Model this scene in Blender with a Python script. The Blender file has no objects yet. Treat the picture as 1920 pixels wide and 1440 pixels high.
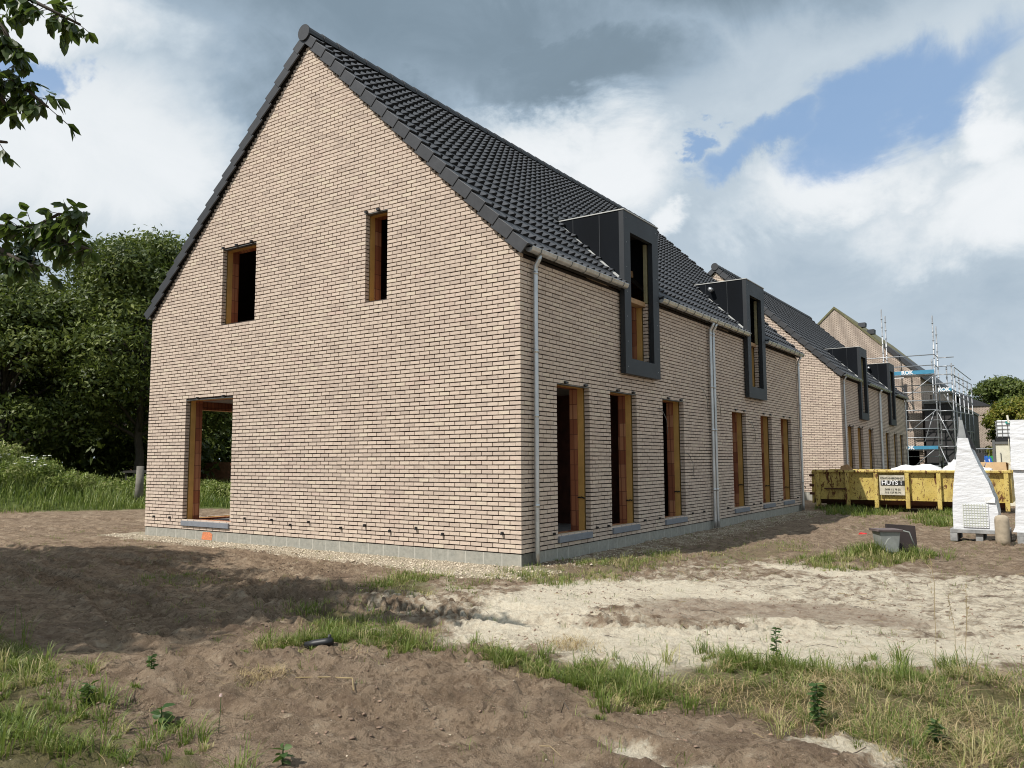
import bpy, math, random
import numpy as np
from mathutils import Vector, Matrix
random.seed(7); RNG = np.random.default_rng(11)
scene = bpy.context.scene; COL = scene.collection
R = math.radians

# ------------------------------------------------------------------ camera
cd = bpy.data.cameras.new('camera'); cam = bpy.data.objects.new('camera', cd); COL.objects.link(cam)
F = Vector((-0.56097, 0.82238, 0.094885)); RT = Vector((0.82587, 0.56384, -0.0042525)); UP = Vector((0.056997, -0.075977, 0.99548))
m = Matrix.Identity(4)
for i in range(3): m[i][0] = RT[i]; m[i][1] = UP[i]; m[i][2] = -F[i]
m.translation = Vector((6.3713, -9.5602, 1.3262)); cam.matrix_world = m
cd.sensor_width = 36; cd.lens = 1504.4 / 1920 * 36; cd.clip_start = 0.05; cd.clip_end = 3000
scene.camera = cam
scene.view_settings.view_transform = 'Standard'; scene.view_settings.look = 'None'
scene.view_settings.exposure = 0.12; scene.view_settings.gamma = 1.0
scene.cycles.pixel_filter_type = 'BLACKMAN_HARRIS'; scene.cycles.filter_width = 1.05; scene.cycles.max_bounces = 6; scene.cycles.transparent_max_bounces = 6

# ------------------------------------------------------------------ sun
TS = Vector((-1.4, -3.5, 4.57)).normalized()
sl = bpy.data.lights.new('sun', 'SUN'); sl.energy = 4.6; sl.angle = R(0.5); sl.color = (1, 0.955, 0.90)
so = bpy.data.objects.new('sun', sl); COL.objects.link(so); so.rotation_euler = TS.to_track_quat('Z', 'Y').to_euler()

# ------------------------------------------------------------------ node helper
class NT:
    def __init__(s, tree): s.t = tree; s.n = tree.nodes; s.l = tree.links
    def new(s, typ, **kw):
        nd = s.n.new(typ)
        ins = kw.pop('ins', {})
        for k, v in kw.items(): setattr(nd, k, v)
        for k, v in ins.items(): s.set(nd, k, v)
        return nd
    def set(s, nd, k, v):
        sock = nd.inputs[k]
        if isinstance(v, bpy.types.NodeSocket): s.l.new(v, sock)
        else: sock.default_value = v
    def math(s, op, a, b=0.0, c=None, clamp=False):
        nd = s.n.new('ShaderNodeMath'); nd.operation = op; nd.use_clamp = clamp
        s.set(nd, 0, a); s.set(nd, 1, b)
        if c is not None: s.set(nd, 2, c)
        return nd.outputs[0]
    def mix(s, f, a, b, mode='MIX'):
        nd = s.n.new('ShaderNodeMix'); nd.data_type = 'RGBA'; nd.blend_type = mode; nd.clamp_factor = True
        s.set(nd, 0, f); s.set(nd, 6, c4(a)); s.set(nd, 7, c4(b))
        return nd.outputs[2]
    def ramp(s, f, pts, interp='LINEAR'):
        nd = s.n.new('ShaderNodeValToRGB'); cr = nd.color_ramp; cr.interpolation = interp
        while len(cr.elements) < len(pts): cr.elements.new(0.5)
        for e, (p, c) in zip(cr.elements, pts): e.position = p; e.color = c4(c)
        s.set(nd, 0, f); return nd.outputs[0]
    def noise(s, vec, scale, detail=4, rough=0.55, dist=0.0):
        nd = s.n.new('ShaderNodeTexNoise'); s.set(nd, 'Vector', vec); nd.inputs['Scale'].default_value = scale
        nd.inputs['Detail'].default_value = detail; nd.inputs['Roughness'].default_value = rough; nd.inputs['Distortion'].default_value = dist
        return nd.outputs[0]
    def smooth(s, v, a, b):
        nd = s.n.new('ShaderNodeMapRange'); nd.interpolation_type = 'SMOOTHSTEP'; nd.clamp = True
        s.set(nd, 0, v); s.set(nd, 1, a); s.set(nd, 2, b); return nd.outputs[0]
def c4(c):
    if isinstance(c, bpy.types.NodeSocket): return c
    if isinstance(c, (int, float)): return (c, c, c, 1)
    return (c[0], c[1], c[2], 1)

# ------------------------------------------------------------------ sky: Nishita air with cloud layers by world direction
w = bpy.data.worlds.new('World'); scene.world = w; w.use_nodes = True; t = NT(w.node_tree); t.n.clear()
out = t.new('ShaderNodeOutputWorld'); bg = t.new('ShaderNodeBackground'); bg.inputs[1].default_value = 0.1
t.l.new(bg.outputs[0], out.inputs[0])
sky = t.new('ShaderNodeTexSky', sky_type='NISHITA', sun_disc=False, sun_elevation=math.asin(TS.z), sun_rotation=math.atan2(TS.x, TS.y), air_density=1.0, dust_density=0.6, ozone_density=1.5)
tc = t.new('ShaderNodeTexCoord').outputs['Generated']
sep = t.new('ShaderNodeSeparateXYZ', ins={0: tc})
az = t.math('DEGREES', t.math('ARCTAN2', sep.outputs[0], sep.outputs[1])); el = t.math('DEGREES', t.math('ARCSINE', sep.outputs[2]))
st = t.new('ShaderNodeMapping', ins={0: tc, 'Scale': (1, 1, 1.35)}).outputs[0]
n1 = t.noise(st, 3.0, 7, 0.6, 0.3); n2 = t.noise(st, 9.0, 6, 0.6, 0.2); n3 = t.noise(st, 1.6, 3, 0.5); n4 = t.noise(st, 5.2, 8, 0.62, 0.6)
azw = t.math('ADD', az, t.math('MULTIPLY', t.math('SUBTRACT', n1, 0.5), 26)); azw = t.math('ADD', azw, t.math('MULTIPLY', t.math('SUBTRACT', n2, 0.5), 7))
elw = t.math('ADD', el, t.math('MULTIPLY', t.math('SUBTRACT', n4, 0.5), 9)); elw = t.math('ADD', elw, t.math('MULTIPLY', t.math('SUBTRACT', n2, 0.5), 3.0))
BLOBS = [('D', -40.6, 30.4, 19.8, 6.0, -4), ('D', -17.1, 32.3, 15.1, 4.6, -4), ('D', -46.4, 24.0, 10.2, 5.4, -15), ('D', -30.5, 26.6, 11.3, 3.4, 0),
         ('G', -7.5, 22.0, 8.8, 3.4, 22), ('G', -15.6, 20.7, 6.1, 2.0, 15), ('G', -20.5, 21.6, 1.6, 1.2, 0), ('G', -65.5, 22.9, 2.6, 1.6, 0),
         ('B', -27.6, 20.6, 5.8, 3.4, 0), ('B', -32.6, 22.6, 4.2, 2.2, 0), ('B', -3.0, 14.9, 7.2, 2.6, 12), ('B', -11.9, 17.0, 6.7, 2.6, 10), ('B', -1.3, 18.9, 3.2, 3.0, 0),
         ('B', -66.6, 26.8, 6.7, 3.8, 0), ('B', -63.3, 18.7, 8.6, 5.6, 0), ('B', -23.0, 17.0, 2.3, 1.3, 0), ('B', -32.7, 19.0, 7.0, 3.0, -30),
         ('M', -14.2, 10.6, 11.9, 1.8, 0), ('M', -3.4, 8.5, 7.0, 2.3, -5), ('M', -19.4, 15.1, 5.1, 1.6, 0), ('M', -59.8, 14.5, 4.8, 2.0, 0)]
acc = {}
for ty, a0, e0, ra, re, an in BLOBS:
    dx = t.math('SUBTRACT', azw, a0); dy = t.math('SUBTRACT', elw, e0); c, s_ = math.cos(R(an)), math.sin(R(an))
    u = t.math('MULTIPLY', t.math('ADD', t.math('MULTIPLY', dx, c), t.math('MULTIPLY', dy, s_)), 1 / ra)
    v = t.math('MULTIPLY', t.math('SUBTRACT', t.math('MULTIPLY', dy, c), t.math('MULTIPLY', dx, s_)), 1 / re)
    r2 = t.math('SQRT', t.math('ADD', t.math('MULTIPLY', u, u), t.math('MULTIPLY', v, v)))
    f = t.math('SUBTRACT', 1.0, t.smooth(r2, 0.35, 1.35))
    acc[ty] = t.math('MAXIMUM', acc[ty], f) if ty in acc else f
lum = t.math('ADD', 0.53, t.math('MULTIPLY', t.math('SUBTRACT', n3, 0.5), 0.30))
lum = t.math('ADD', lum, t.math('MULTIPLY', t.math('SUBTRACT', n4, 0.5), 0.26))
lum = t.math('ADD', lum, t.math('MULTIPLY', acc['B'], 0.30))
lum = t.math('SUBTRACT', lum, t.math('MULTIPLY', acc['M'], 0.03))
lum = t.math('SUBTRACT', lum, t.math('MULTIPLY', acc['D'], 0.30))
ccol = t.ramp(lum, [(0.05, (0.16, 0.215, 0.265)), (0.25, (0.205, 0.275, 0.34)), (0.42, (0.33, 0.42, 0.51)), (0.58, (0.52, 0.60, 0.67)), (0.78, (0.74, 0.78, 0.81)), (0.95, (0.86, 0.88, 0.90))])
ccol = t.new('ShaderNodeVectorMath', operation='SCALE', ins={0: ccol, 'Scale': 10.0}).outputs[0]
gap = t.smooth(t.math('ADD', acc['G'], t.math('MULTIPLY', t.math('SUBTRACT', n2, 0.5), 0.7)), 0.15, 0.95)
gap = t.math('MULTIPLY', gap, 0.85)
blue = t.mix(0.6, sky.outputs[0], (2.7, 4.5, 7.4))
t.l.new(t.mix(gap, ccol, blue), bg.inputs[0])

# ------------------------------------------------------------------ materials
def newmat(name):
    mt = bpy.data.materials.new(name); mt.use_nodes = True; t = NT(mt.node_tree); t.n.clear()
    o = t.new('ShaderNodeOutputMaterial'); b = t.new('ShaderNodeBsdfPrincipled'); t.l.new(b.outputs[0], o.inputs[0])
    return mt, t, b
def mat(name, col, rough=0.7, metal=0.0, var=0.12, vscale=6, bump=0.0, bscale=40, spec=0.5, stretch=None, col2=None, rnd=0.0):
    mt, t, b = newmat(name)
    co = t.new('ShaderNodeTexCoord').outputs['Object']
    if stretch: co = t.new('ShaderNodeMapping', ins={0: co, 'Scale': stretch}).outputs[0]
    n = t.noise(co, vscale, 5, 0.6)
    d = [max(0, x * (1 - var)) for x in col]; l = [min(1, x * (1 + var)) for x in (col2 or col)]
    c = t.ramp(n, [(0.3, d), (0.7, l)])
    if rnd:
        a = t.new('ShaderNodeAttribute', attribute_name='rnd').outputs['Fac']
        k = t.math('ADD', 1 - rnd / 2, t.math('MULTIPLY', a, rnd))
        c = t.new('ShaderNodeVectorMath', operation='SCALE', ins={0: c, 'Scale': k}).outputs[0]
    t.l.new(c, b.inputs['Base Color']); b.inputs['Metallic'].default_value = metal
    rr = t.math('ADD', rough - 0.08, t.math('MULTIPLY', n, 0.16)); t.l.new(rr, b.inputs['Roughness'])
    b.inputs['Specular IOR Level'].default_value = spec
    if bump:
        bn = t.noise(co, bscale, 5, 0.6); bp = t.new('ShaderNodeBump', ins={'Strength': 1.0, 'Distance': bump, 'Height': bn})
        t.l.new(bp.outputs[0], b.inputs['Normal'])
    return mt
M = {}
# facing brick, one random number per brick
mt, t, b = newmat('facing_brick')
co = t.new('ShaderNodeTexCoord').outputs['Object']; a = t.new('ShaderNodeAttribute', attribute_name='rnd').outputs['Fac']
c = t.ramp(a, [(0.0, (0.50, 0.405, 0.33)), (0.15, (0.555, 0.45, 0.365)), (0.5, (0.60, 0.488, 0.395)), (0.85, (0.63, 0.515, 0.415)), (0.95, (0.65, 0.55, 0.43)), (1.0, (0.60, 0.47, 0.39))])
n = t.noise(co, 1.1, 3); c = t.mix(t.math('MULTIPLY', t.smooth(n, 0.55, 0.8), 0.22), c, (0.66, 0.46, 0.40))
n = t.noise(co, 0.45, 5, 0.6, 0.6); c = t.mix(t.math('MULTIPLY', t.smooth(n, 0.45, 0.7), 0.22), c, (0.47, 0.385, 0.315)); n = t.noise(t.new('ShaderNodeMapping', ins={0: co, 'Scale': (1, 1, 0.25)}).outputs[0], 1.6, 6, 0.65); c = t.mix(t.math('MULTIPLY', t.smooth(n, 0.6, 0.75), 0.25), c, (0.74, 0.66, 0.55))
n = t.noise(co, 22, 4, 0.7); c = t.mix(t.math('MULTIPLY', t.smooth(n, 0.55, 0.8), 0.5), c, (0.36, 0.28, 0.235))
n = t.noise(co, 90, 4, 0.7); c = t.mix(t.math('MULTIPLY', t.smooth(n, 0.5, 0.8), 0.5), c, (0.26, 0.20, 0.16))
t.l.new(c, b.inputs['Base Color']); b.inputs['Roughness'].default_value = 0.92; b.inputs['Specular IOR Level'].default_value = 0.2
bp = t.new('ShaderNodeBump', ins={'Strength': 1.0, 'Distance': 0.004, 'Height': n}); t.l.new(bp.outputs[0], b.inputs['Normal']); M['brick'] = mt
M['mortar'] = mat('raked_mortar', (0.030, 0.020, 0.015), 0.95, var=0.3, vscale=30, bump=0.004, bscale=80)
M['insul'] = mat('yellow_insulation', (0.56, 0.33, 0.10), 0.6, var=0.15, vscale=3)
# clay block
mt, t, b = newmat('clay_block'); co = t.new('ShaderNodeTexCoord').outputs['Object']
sp = t.new('ShaderNodeSeparateXYZ', ins={0: co}); zz = sp.outputs[2]
row = t.math('FLOOR', t.math('DIVIDE', zz, 0.25)); xy = t.math('ADD', t.math('ADD', sp.outputs[0], sp.outputs[1]), t.math('MULTIPLY', row, 0.37))
rv = t.new('ShaderNodeTexWhiteNoise', noise_dimensions='2D', ins={'Vector': t.new('ShaderNodeCombineXYZ', ins={0: row, 1: t.math('FLOOR', t.math('MULTIPLY', xy, 3.3))}).outputs[0]}).outputs[0]
c = t.ramp(rv, [(0, (0.26, 0.085, 0.04)), (0.5, (0.40, 0.15, 0.07)), (1, (0.52, 0.25, 0.13))])
gr = t.math('PINGPONG', t.math('MULTIPLY', xy, 22), 1.0); c = t.mix(t.math('MULTIPLY', t.smooth(gr, 0.6, 0.9), 0.6), c, (0.15, 0.04, 0.02))
jz = t.math('PINGPONG', t.math('DIVIDE', zz, 0.25), 0.5); c = t.mix(t.math('SUBTRACT', 1.0, t.smooth(jz, 0.01, 0.03)), c, (0.13, 0.05, 0.03))
t.l.new(c, b.inputs['Base Color']); b.inputs['Roughness'].default_value = 0.85; M['clay'] = mt
M['clayshade'] = mat('shade_dark_clay_block', (0.085, 0.035, 0.022), 0.9, var=0.3)  # clay block darkened in colour to imitate the dim interior
# plinth with vertical joints
mt, t, b = newmat('concrete_block'); co = t.new('ShaderNodeTexCoord').outputs['Object']; sp = t.new('ShaderNodeSeparateXYZ', ins={0: co})
xy = t.math('ADD', sp.outputs[0], sp.outputs[1]); n = t.noise(co, 14, 5, 0.65); c = t.ramp(n, [(0.3, (0.255, 0.25, 0.215)), (0.7, (0.36, 0.35, 0.30))])
n2 = t.noise(co, 2.2, 3); c = t.mix(t.math('MULTIPLY', t.smooth(n2, 0.5, 0.7), 0.4), c, (0.40, 0.37, 0.31))
jx = t.math('PINGPONG', t.math('ADD', t.math('DIVIDE', xy, 0.33), t.math('MULTIPLY', n, 0.03)), 0.5); c = t.mix(t.math('SUBTRACT', 1.0, t.smooth(jx, 0.012, 0.03)), c, (0.47, 0.45, 0.39))
t.l.new(c, b.inputs['Base Color']); b.inputs['Roughness'].default_value = 0.9
bp = t.new('ShaderNodeBump', ins={'Strength': 0.6, 'Distance': 0.006, 'Height': n}); t.l.new(bp.outputs[0], b.inputs['Normal']); M['plinth'] = mt
M['tile'] = mat('anthracite_tile', (0.058, 0.061, 0.067), 0.72, var=0.12, vscale=5, rnd=0.22, bump=0.002, bscale=60)
M['tileshade'] = mat('tile_hollow_shade', (0.010, 0.010, 0.011), 0.9)  # near-black colour standing in for shade inside the roll ends
M['verge'] = mat('verge_tile_clay', (0.032, 0.033, 0.036), 0.55, var=0.15, vscale=8, rnd=0.25)
M['deck'] = mat('roof_underlay', (0.03, 0.025, 0.02), 0.9)
M['zinc'] = mat('zinc', (0.56, 0.57, 0.57), 0.33, metal=0.75, var=0.18, vscale=9, stretch=(1, 1, 0.3))
M['zincdark'] = mat('zinc_bracket', (0.20, 0.20, 0.19), 0.5, metal=0.7)
M['cheek'] = mat('black_cheek_membrane', (0.0065, 0.0080, 0.0105), 0.85, var=0.25, vscale=2, spec=0.12, stretch=(1, 1, .3))
M['anthra'] = mat('anthracite_cladding', (0.0145, 0.0175, 0.021), 0.55, var=0.1, vscale=3, bump=0.0008, bscale=6)
M['flash'] = mat('pale_flashing', (0.48, 0.48, 0.45), 0.5)
M['timber'] = mat('construction_timber', (0.36, 0.22, 0.11), 0.75, var=0.25, vscale=10, stretch=(4, 4, 0.6))
M['timberg'] = mat('treated_timber', (0.28, 0.25, 0.14), 0.75, var=0.2, vscale=10)
M['stone'] = mat('bluestone', (0.20, 0.215, 0.24), 0.6, var=0.12, vscale=12)
M['black'] = mat('black_plastic', (0.012, 0.012, 0.013), 0.5)
M['orange'] = mat('orange_marking_paint', (0.62, 0.22, 0.10), 0.8, var=0.3, vscale=30)
M['concrete'] = mat('concrete_floor', (0.25, 0.245, 0.235), 0.9, var=0.2, vscale=5)
# skip paint
mt, t, b = newmat('skip_paint'); co = t.new('ShaderNodeTexCoord').outputs['Object']
n = t.noise(co, 2.5, 5); c = t.ramp(n, [(0.3, (0.50, 0.37, 0.085)), (0.7, (0.66, 0.52, 0.17))])
m2 = t.new('ShaderNodeMapping', ins={0: co, 'Scale': (1, 1, 0.32)}).outputs[0]; n = t.noise(m2, 9, 7, 0.7, 0.4); rust = t.smooth(n, 0.545, 0.59)
n = t.noise(co, 16, 6, 0.7, 1.5); rust = t.math('MAXIMUM', rust, t.smooth(n, 0.57, 0.61))
c = t.mix(rust, c, (0.115, 0.04, 0.014)); n = t.noise(m2, 5, 4, 0.6); c = t.mix(t.math('MULTIPLY', t.smooth(n, 0.5, 0.75), 0.65), c, (0.28, 0.18, 0.06))
t.l.new(c, b.inputs['Base Color']); t.l.new(t.math('ADD', 0.45, t.math('MULTIPLY', rust, 0.4)), b.inputs['Roughness']); M['skip'] = mt
M['rust'] = mat('rusty_steel', (0.09, 0.035, 0.018), 0.9, var=0.4)
M['signwhite'] = mat('weathered_sign', (0.52, 0.48, 0.38), 0.7, var=0.25, vscale=9)
M['signblack'] = mat('sign_black', (0.02, 0.02, 0.018), 0.6)
M['signgrey'] = mat('faded_sign_ink', (0.13, 0.125, 0.10), 0.7)
M['wrap'] = mat('white_wrap', (0.70, 0.71, 0.72), 0.38, var=0.08, vscale=2, bump=0.012, bscale=6, stretch=(1.0, 1.0, 3.5))
M['wrapgrey'] = mat('translucent_wrap', (0.50, 0.54, 0.57), 0.3, var=0.15, vscale=4, bump=0.02, bscale=5, stretch=(1.2, 1.2, 4))
M['weave'] = mat('pale_weave', (0.50, 0.52, 0.44), 0.7)
M['whitepaper'] = mat('white_label', (0.85, 0.85, 0.83), 0.6)
M['greymetal'] = mat('galvanised_plate', (0.30, 0.31, 0.31), 0.5, metal=0.3, var=0.2)
M['greypallet'] = mat('weathered_pallet_wood', (0.27, 0.27, 0.26), 0.85, var=0.3, vscale=12)
M['bollard'] = mat('tan_concrete', (0.36, 0.30, 0.215), 0.9, var=0.2, vscale=12, bump=0.003)
M['gully'] = mat('grey_pvc', (0.24, 0.25, 0.23), 0.7, var=0.15, vscale=10)
M['darkbrown'] = mat('dark_brown_board', (0.030, 0.020, 0.018), 0.8, var=0.25)
M['purplebrown'] = mat('brown_rim', (0.13, 0.10, 0.095), 0.8, var=0.25)
M['red'] = mat('red_plastic', (0.65, 0.03, 0.03), 0.4)
M['galv'] = mat('galvanised_tube', (0.34, 0.35, 0.36), 0.45, metal=0.5, var=0.25, vscale=6)
M['blue'] = mat('blue_toe_board', (0.05, 0.24, 0.38), 0.6)
M['white'] = mat('white_paint', (0.80, 0.80, 0.80), 0.6)
M['darkclad'] = mat('dark_cladding', (0.032, 0.030, 0.030), 0.7, var=0.3, vscale=5, stretch=(3, 3, 0.3))
M['cream'] = mat('cream_cabinet', (0.66, 0.63, 0.50), 0.55)
M['greyframe'] = mat('grey_frame', (0.12, 0.12, 0.115), 0.6)
M['tank'] = mat('white_tank', (0.80, 0.82, 0.82), 0.4)
M['teal'] = mat('teal_label', (0.02, 0.30, 0.26), 0.5)
M['cardboard'] = mat('cardboard', (0.58, 0.40, 0.22), 0.85)
M['pink'] = mat('pale_pink_sheet', (0.72, 0.52, 0.46), 0.6, bump=0.02, bscale=9)
M['sheet'] = mat('white_sheet', (0.75, 0.75, 0.72), 0.6, bump=0.02, bscale=9)
M['moss'] = mat('mossy_underlay', (0.14, 0.13, 0.065), 0.9, var=0.3)
M['bark'] = mat('bark', (0.10, 0.085, 0.065), 0.95, var=0.35, vscale=8, bump=0.01, bscale=14, stretch=(1, 1, 0.25))
M['paletrunk'] = mat('pale_bark', (0.17, 0.155, 0.13), 0.9, var=0.3)
M['twig'] = mat('twig', (0.07, 0.055, 0.04), 0.9)
M['redwall'] = mat('old_red_brick', (0.26, 0.12, 0.075), 0.9, var=0.3)
M['shedwood'] = mat('dark_shed_wood', (0.04, 0.036, 0.03), 0.9)
def leafmat(name, cols, tr=0.25, rough=0.5):
    mt, t, b = newmat(name); a = t.new('ShaderNodeAttribute', attribute_name='rnd').outputs['Fac']
    c = t.ramp(a, [(i / (len(cols) - 1), k) for i, k in enumerate(cols)])
    t.l.new(c, b.inputs['Base Color']); b.inputs['Roughness'].default_value = rough; b.inputs['Specular IOR Level'].default_value = 0.35
    tl = t.new('ShaderNodeBsdfTranslucent'); t.l.new(t.mix(0.5, c, (0.14, 0.2, 0.02), 'ADD'), tl.inputs[0])
    ms = t.new('ShaderNodeMixShader'); ms.inputs[0].default_value = tr; t.l.new(b.outputs[0], ms.inputs[1]); t.l.new(tl.outputs[0], ms.inputs[2])
    o = [x for x in t.n if x.type == 'OUTPUT_MATERIAL'][0]; t.l.new(ms.outputs[0], o.inputs[0]); return mt
M['leafdark'] = leafmat('dark_tree_leaves', [(0.028, 0.046, 0.012), (0.065, 0.09, 0.020), (0.115, 0.145, 0.032), (0.23, 0.25, 0.065)], 0.22)
M['leafyel'] = leafmat('yellow_green_leaves', [(0.05, 0.08, 0.012), (0.12, 0.15, 0.022), (0.20, 0.20, 0.03), (0.26, 0.20, 0.04)], 0.25)
M['leafcon'] = leafmat('conifer_needles', [(0.02, 0.035, 0.018), (0.035, 0.055, 0.025), (0.05, 0.075, 0.03)], 0.1)
M['leafwal'] = leafmat('broad_leaves', [(0.025, 0.045, 0.012), (0.045, 0.075, 0.018), (0.07, 0.10, 0.022)], 0.35, 0.4)
M['grass'] = leafmat('green_grass_blades', [(0.07, 0.11, 0.018), (0.12, 0.17, 0.03), (0.19, 0.23, 0.05), (0.30, 0.30, 0.11), (0.45, 0.38, 0.19)], 0.3)
M['meadow'] = leafmat('meadow_blades', [(0.07, 0.11, 0.025), (0.13, 0.18, 0.035), (0.21, 0.26, 0.06), (0.32, 0.34, 0.13), (0.44, 0.42, 0.22)], 0.3)
M['straw'] = leafmat('dry_blades', [(0.22, 0.15, 0.07), (0.40, 0.30, 0.15), (0.55, 0.43, 0.24)], 0.2)
M['weed'] = leafmat('weed_leaves', [(0.03, 0.07, 0.015), (0.06, 0.11, 0.03), (0.09, 0.14, 0.04)], 0.25)
M['petal'] = mat('white_petals', (0.75, 0.75, 0.65), 0.8)
M['clod'] = mat('soil_clods', (0.24, 0.165, 0.115), 0.95, var=0.3, rnd=0.6)
M['chips'] = mat('pale_chips', (0.58, 0.50, 0.38), 0.9, var=0.2, rnd=0.4)

# ------------------------------------------------------------------ mesh helpers
class MB:
    def __init__(s): s.v = []; s.f = []; s.m = []; s.r = []
    def quad(s, pts, mi=0, r=0.5):
        k = len(s.v); s.v += [tuple(p) for p in pts]; s.f.append(tuple(range(k, k + len(pts)))); s.m.append(mi); s.r.append(r)
    def box(s, x0, y0, z0, x1, y1, z1, mi=0, r=0.5, j=0):
        s.hexa([(x0, y0, z0), (x1, y0, z0), (x1, y1, z0), (x0, y1, z0), (x0, y0, z1), (x1, y0, z1), (x1, y1, z1), (x0, y1, z1)], mi, r, j)
    def hexa(s, p, mi=0, r=0.5, j=0):
        k = len(s.v)
        if j: p = [(a + random.uniform(-j, j), b + random.uniform(-j, j), c + random.uniform(-j, j)) for a, b, c in p]
        s.v += p
        for f in ((0, 3, 2, 1), (4, 5, 6, 7), (0, 1, 5, 4), (1, 2, 6, 5), (2, 3, 7, 6), (3, 0, 4, 7)):
            s.f.append(tuple(k + i for i in f)); s.m.append(mi); s.r.append(r)
    def tube(s, pts, rad, seg=8, mi=0, cap=True, r=0.5):
        pts = [Vector(p) for p in pts]; n = len(pts); rad = rad if isinstance(rad, (list, tuple)) else [rad] * n
        k = len(s.v); prev = None
        for i, p in enumerate(pts):
            d = (pts[min(i + 1, n - 1)] - pts[max(i - 1, 0)]).normalized()
            a = prev if prev is not None else (Vector((0, 0, 1)) if abs(d.z) < 0.9 else Vector((1, 0, 0)))
            u = (a - d * a.dot(d)).normalized(); v = d.cross(u); prev = u
            for q in range(seg):
                t_ = 2 * math.pi * q / seg; s.v.append(tuple(p + (u * math.cos(t_) + v * math.sin(t_)) * rad[i]))
        for i in range(n - 1):
            for q in range(seg):
                a = k + i * seg + q; b_ = k + i * seg + (q + 1) % seg
                s.f.append((a, b_, b_ + seg, a + seg)); s.m.append(mi); s.r.append(r)
        if cap:
            s.f.append(tuple(k + q for q in reversed(range(seg)))); s.m.append(mi); s.r.append(r)
            s.f.append(tuple(k + (n - 1) * seg + q for q in range(seg))); s.m.append(mi); s.r.append(r)
    def build(s, name, mats, parent=None, loc=(0, 0, 0), smooth=False, bevel=0):
        me = bpy.data.meshes.new(name)
        me.from_pydata(s.v, [], s.f)
        for mm in (mats if isinstance(mats, (list, tuple)) else [mats]): me.materials.append(M[mm])
        me.polygons.foreach_set('material_index', s.m)
        at = me.attributes.new('rnd', 'FLOAT', 'FACE'); at.data.foreach_set('value', s.r)
        if smooth: me.polygons.foreach_set('use_smooth', [True] * len(s.f))
        me.update(); o = bpy.data.objects.new(name, me); COL.objects.link(o); o.location = loc
        if parent: o.parent = parent
        if bevel:
            b = o.modifiers.new('bevel', 'BEVEL'); b.width = bevel; b.segments = 2; b.limit_method = 'ANGLE'
        return o
def fastmesh(name, verts, faces, nper, mats, rnd=None, mi=None, parent=None, smooth=False):
    """numpy mesh: faces is (n, nper)."""
    me = bpy.data.meshes.new(name); nf = len(faces)
    me.vertices.add(len(verts)); me.vertices.foreach_set('co', np.asarray(verts, dtype=np.float32).ravel())
    me.loops.add(nf * nper); me.loops.foreach_set('vertex_index', np.asarray(faces, dtype=np.int32).ravel())
    me.polygons.add(nf); me.polygons.foreach_set('loop_start', np.arange(0, nf * nper, nper, dtype=np.int32))
    for mm in (mats if isinstance(mats, (list, tuple)) else [mats]): me.materials.append(M[mm])
    if mi is not None: me.polygons.foreach_set('material_index', np.asarray(mi, dtype=np.int32))
    if smooth: me.polygons.foreach_set('use_smooth', np.ones(nf, dtype=bool))
    if rnd is not None:
        at = me.attributes.new('rnd', 'FLOAT', 'FACE'); at.data.foreach_set('value', np.asarray(rnd, dtype=np.float32))
    me.update(calc_edges=True); me.validate()
    o = bpy.data.objects.new(name, me); COL.objects.link(o)
    if parent: o.parent = parent
    return o
def tag(o, label=None, cat=None, group=None, kind=None):
    for k, v in (('label', label), ('category', cat), ('group', group), ('kind', kind)):
        if v: o[k] = v
    return o
def empty(name, loc, label, cat, group=None, rz=0):
    o = bpy.data.objects.new(name, None); COL.objects.link(o); o.location = loc; o.rotation_euler.z = rz; o.empty_display_size = 0.3
    return tag(o, label, cat, group)
def copy_tree(o, parent=None):
    c = o.copy(); COL.objects.link(c); c.parent = parent
    for ch in list(o.children): copy_tree(ch, c)
    return c

# ------------------------------------------------------------------ numpy noise
def hsh(ix, iy, s):
    h = (ix.astype(np.int64) * 374761393 + iy.astype(np.int64) * 668265263 + s * 1442695041) & 0xffffffff
    h = ((h ^ (h >> 13)) * 1274126177) & 0xffffffff
    return ((h ^ (h >> 16)) & 0xffffff) / float(0xffffff)
def vn(x, y, s=0):
    ix = np.floor(x); iy = np.floor(y); fx = x - ix; fy = y - iy; fx = fx * fx * (3 - 2 * fx); fy = fy * fy * (3 - 2 * fy)
    a = hsh(ix, iy, s); b = hsh(ix + 1, iy, s); c = hsh(ix, iy + 1, s); d = hsh(ix + 1, iy + 1, s)
    return (a * (1 - fx) + b * fx) * (1 - fy) + (c * (1 - fx) + d * fx) * fy
def fbm(x, y, s=0, o=4):
    r = 0; a = 0.5; tt = 0
    for i in range(o): r = r + a * vn(x * 2 ** i + 17 * i, y * 2 ** i - 9 * i, s + i); tt += a; a *= 0.55
    return r / tt

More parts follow.
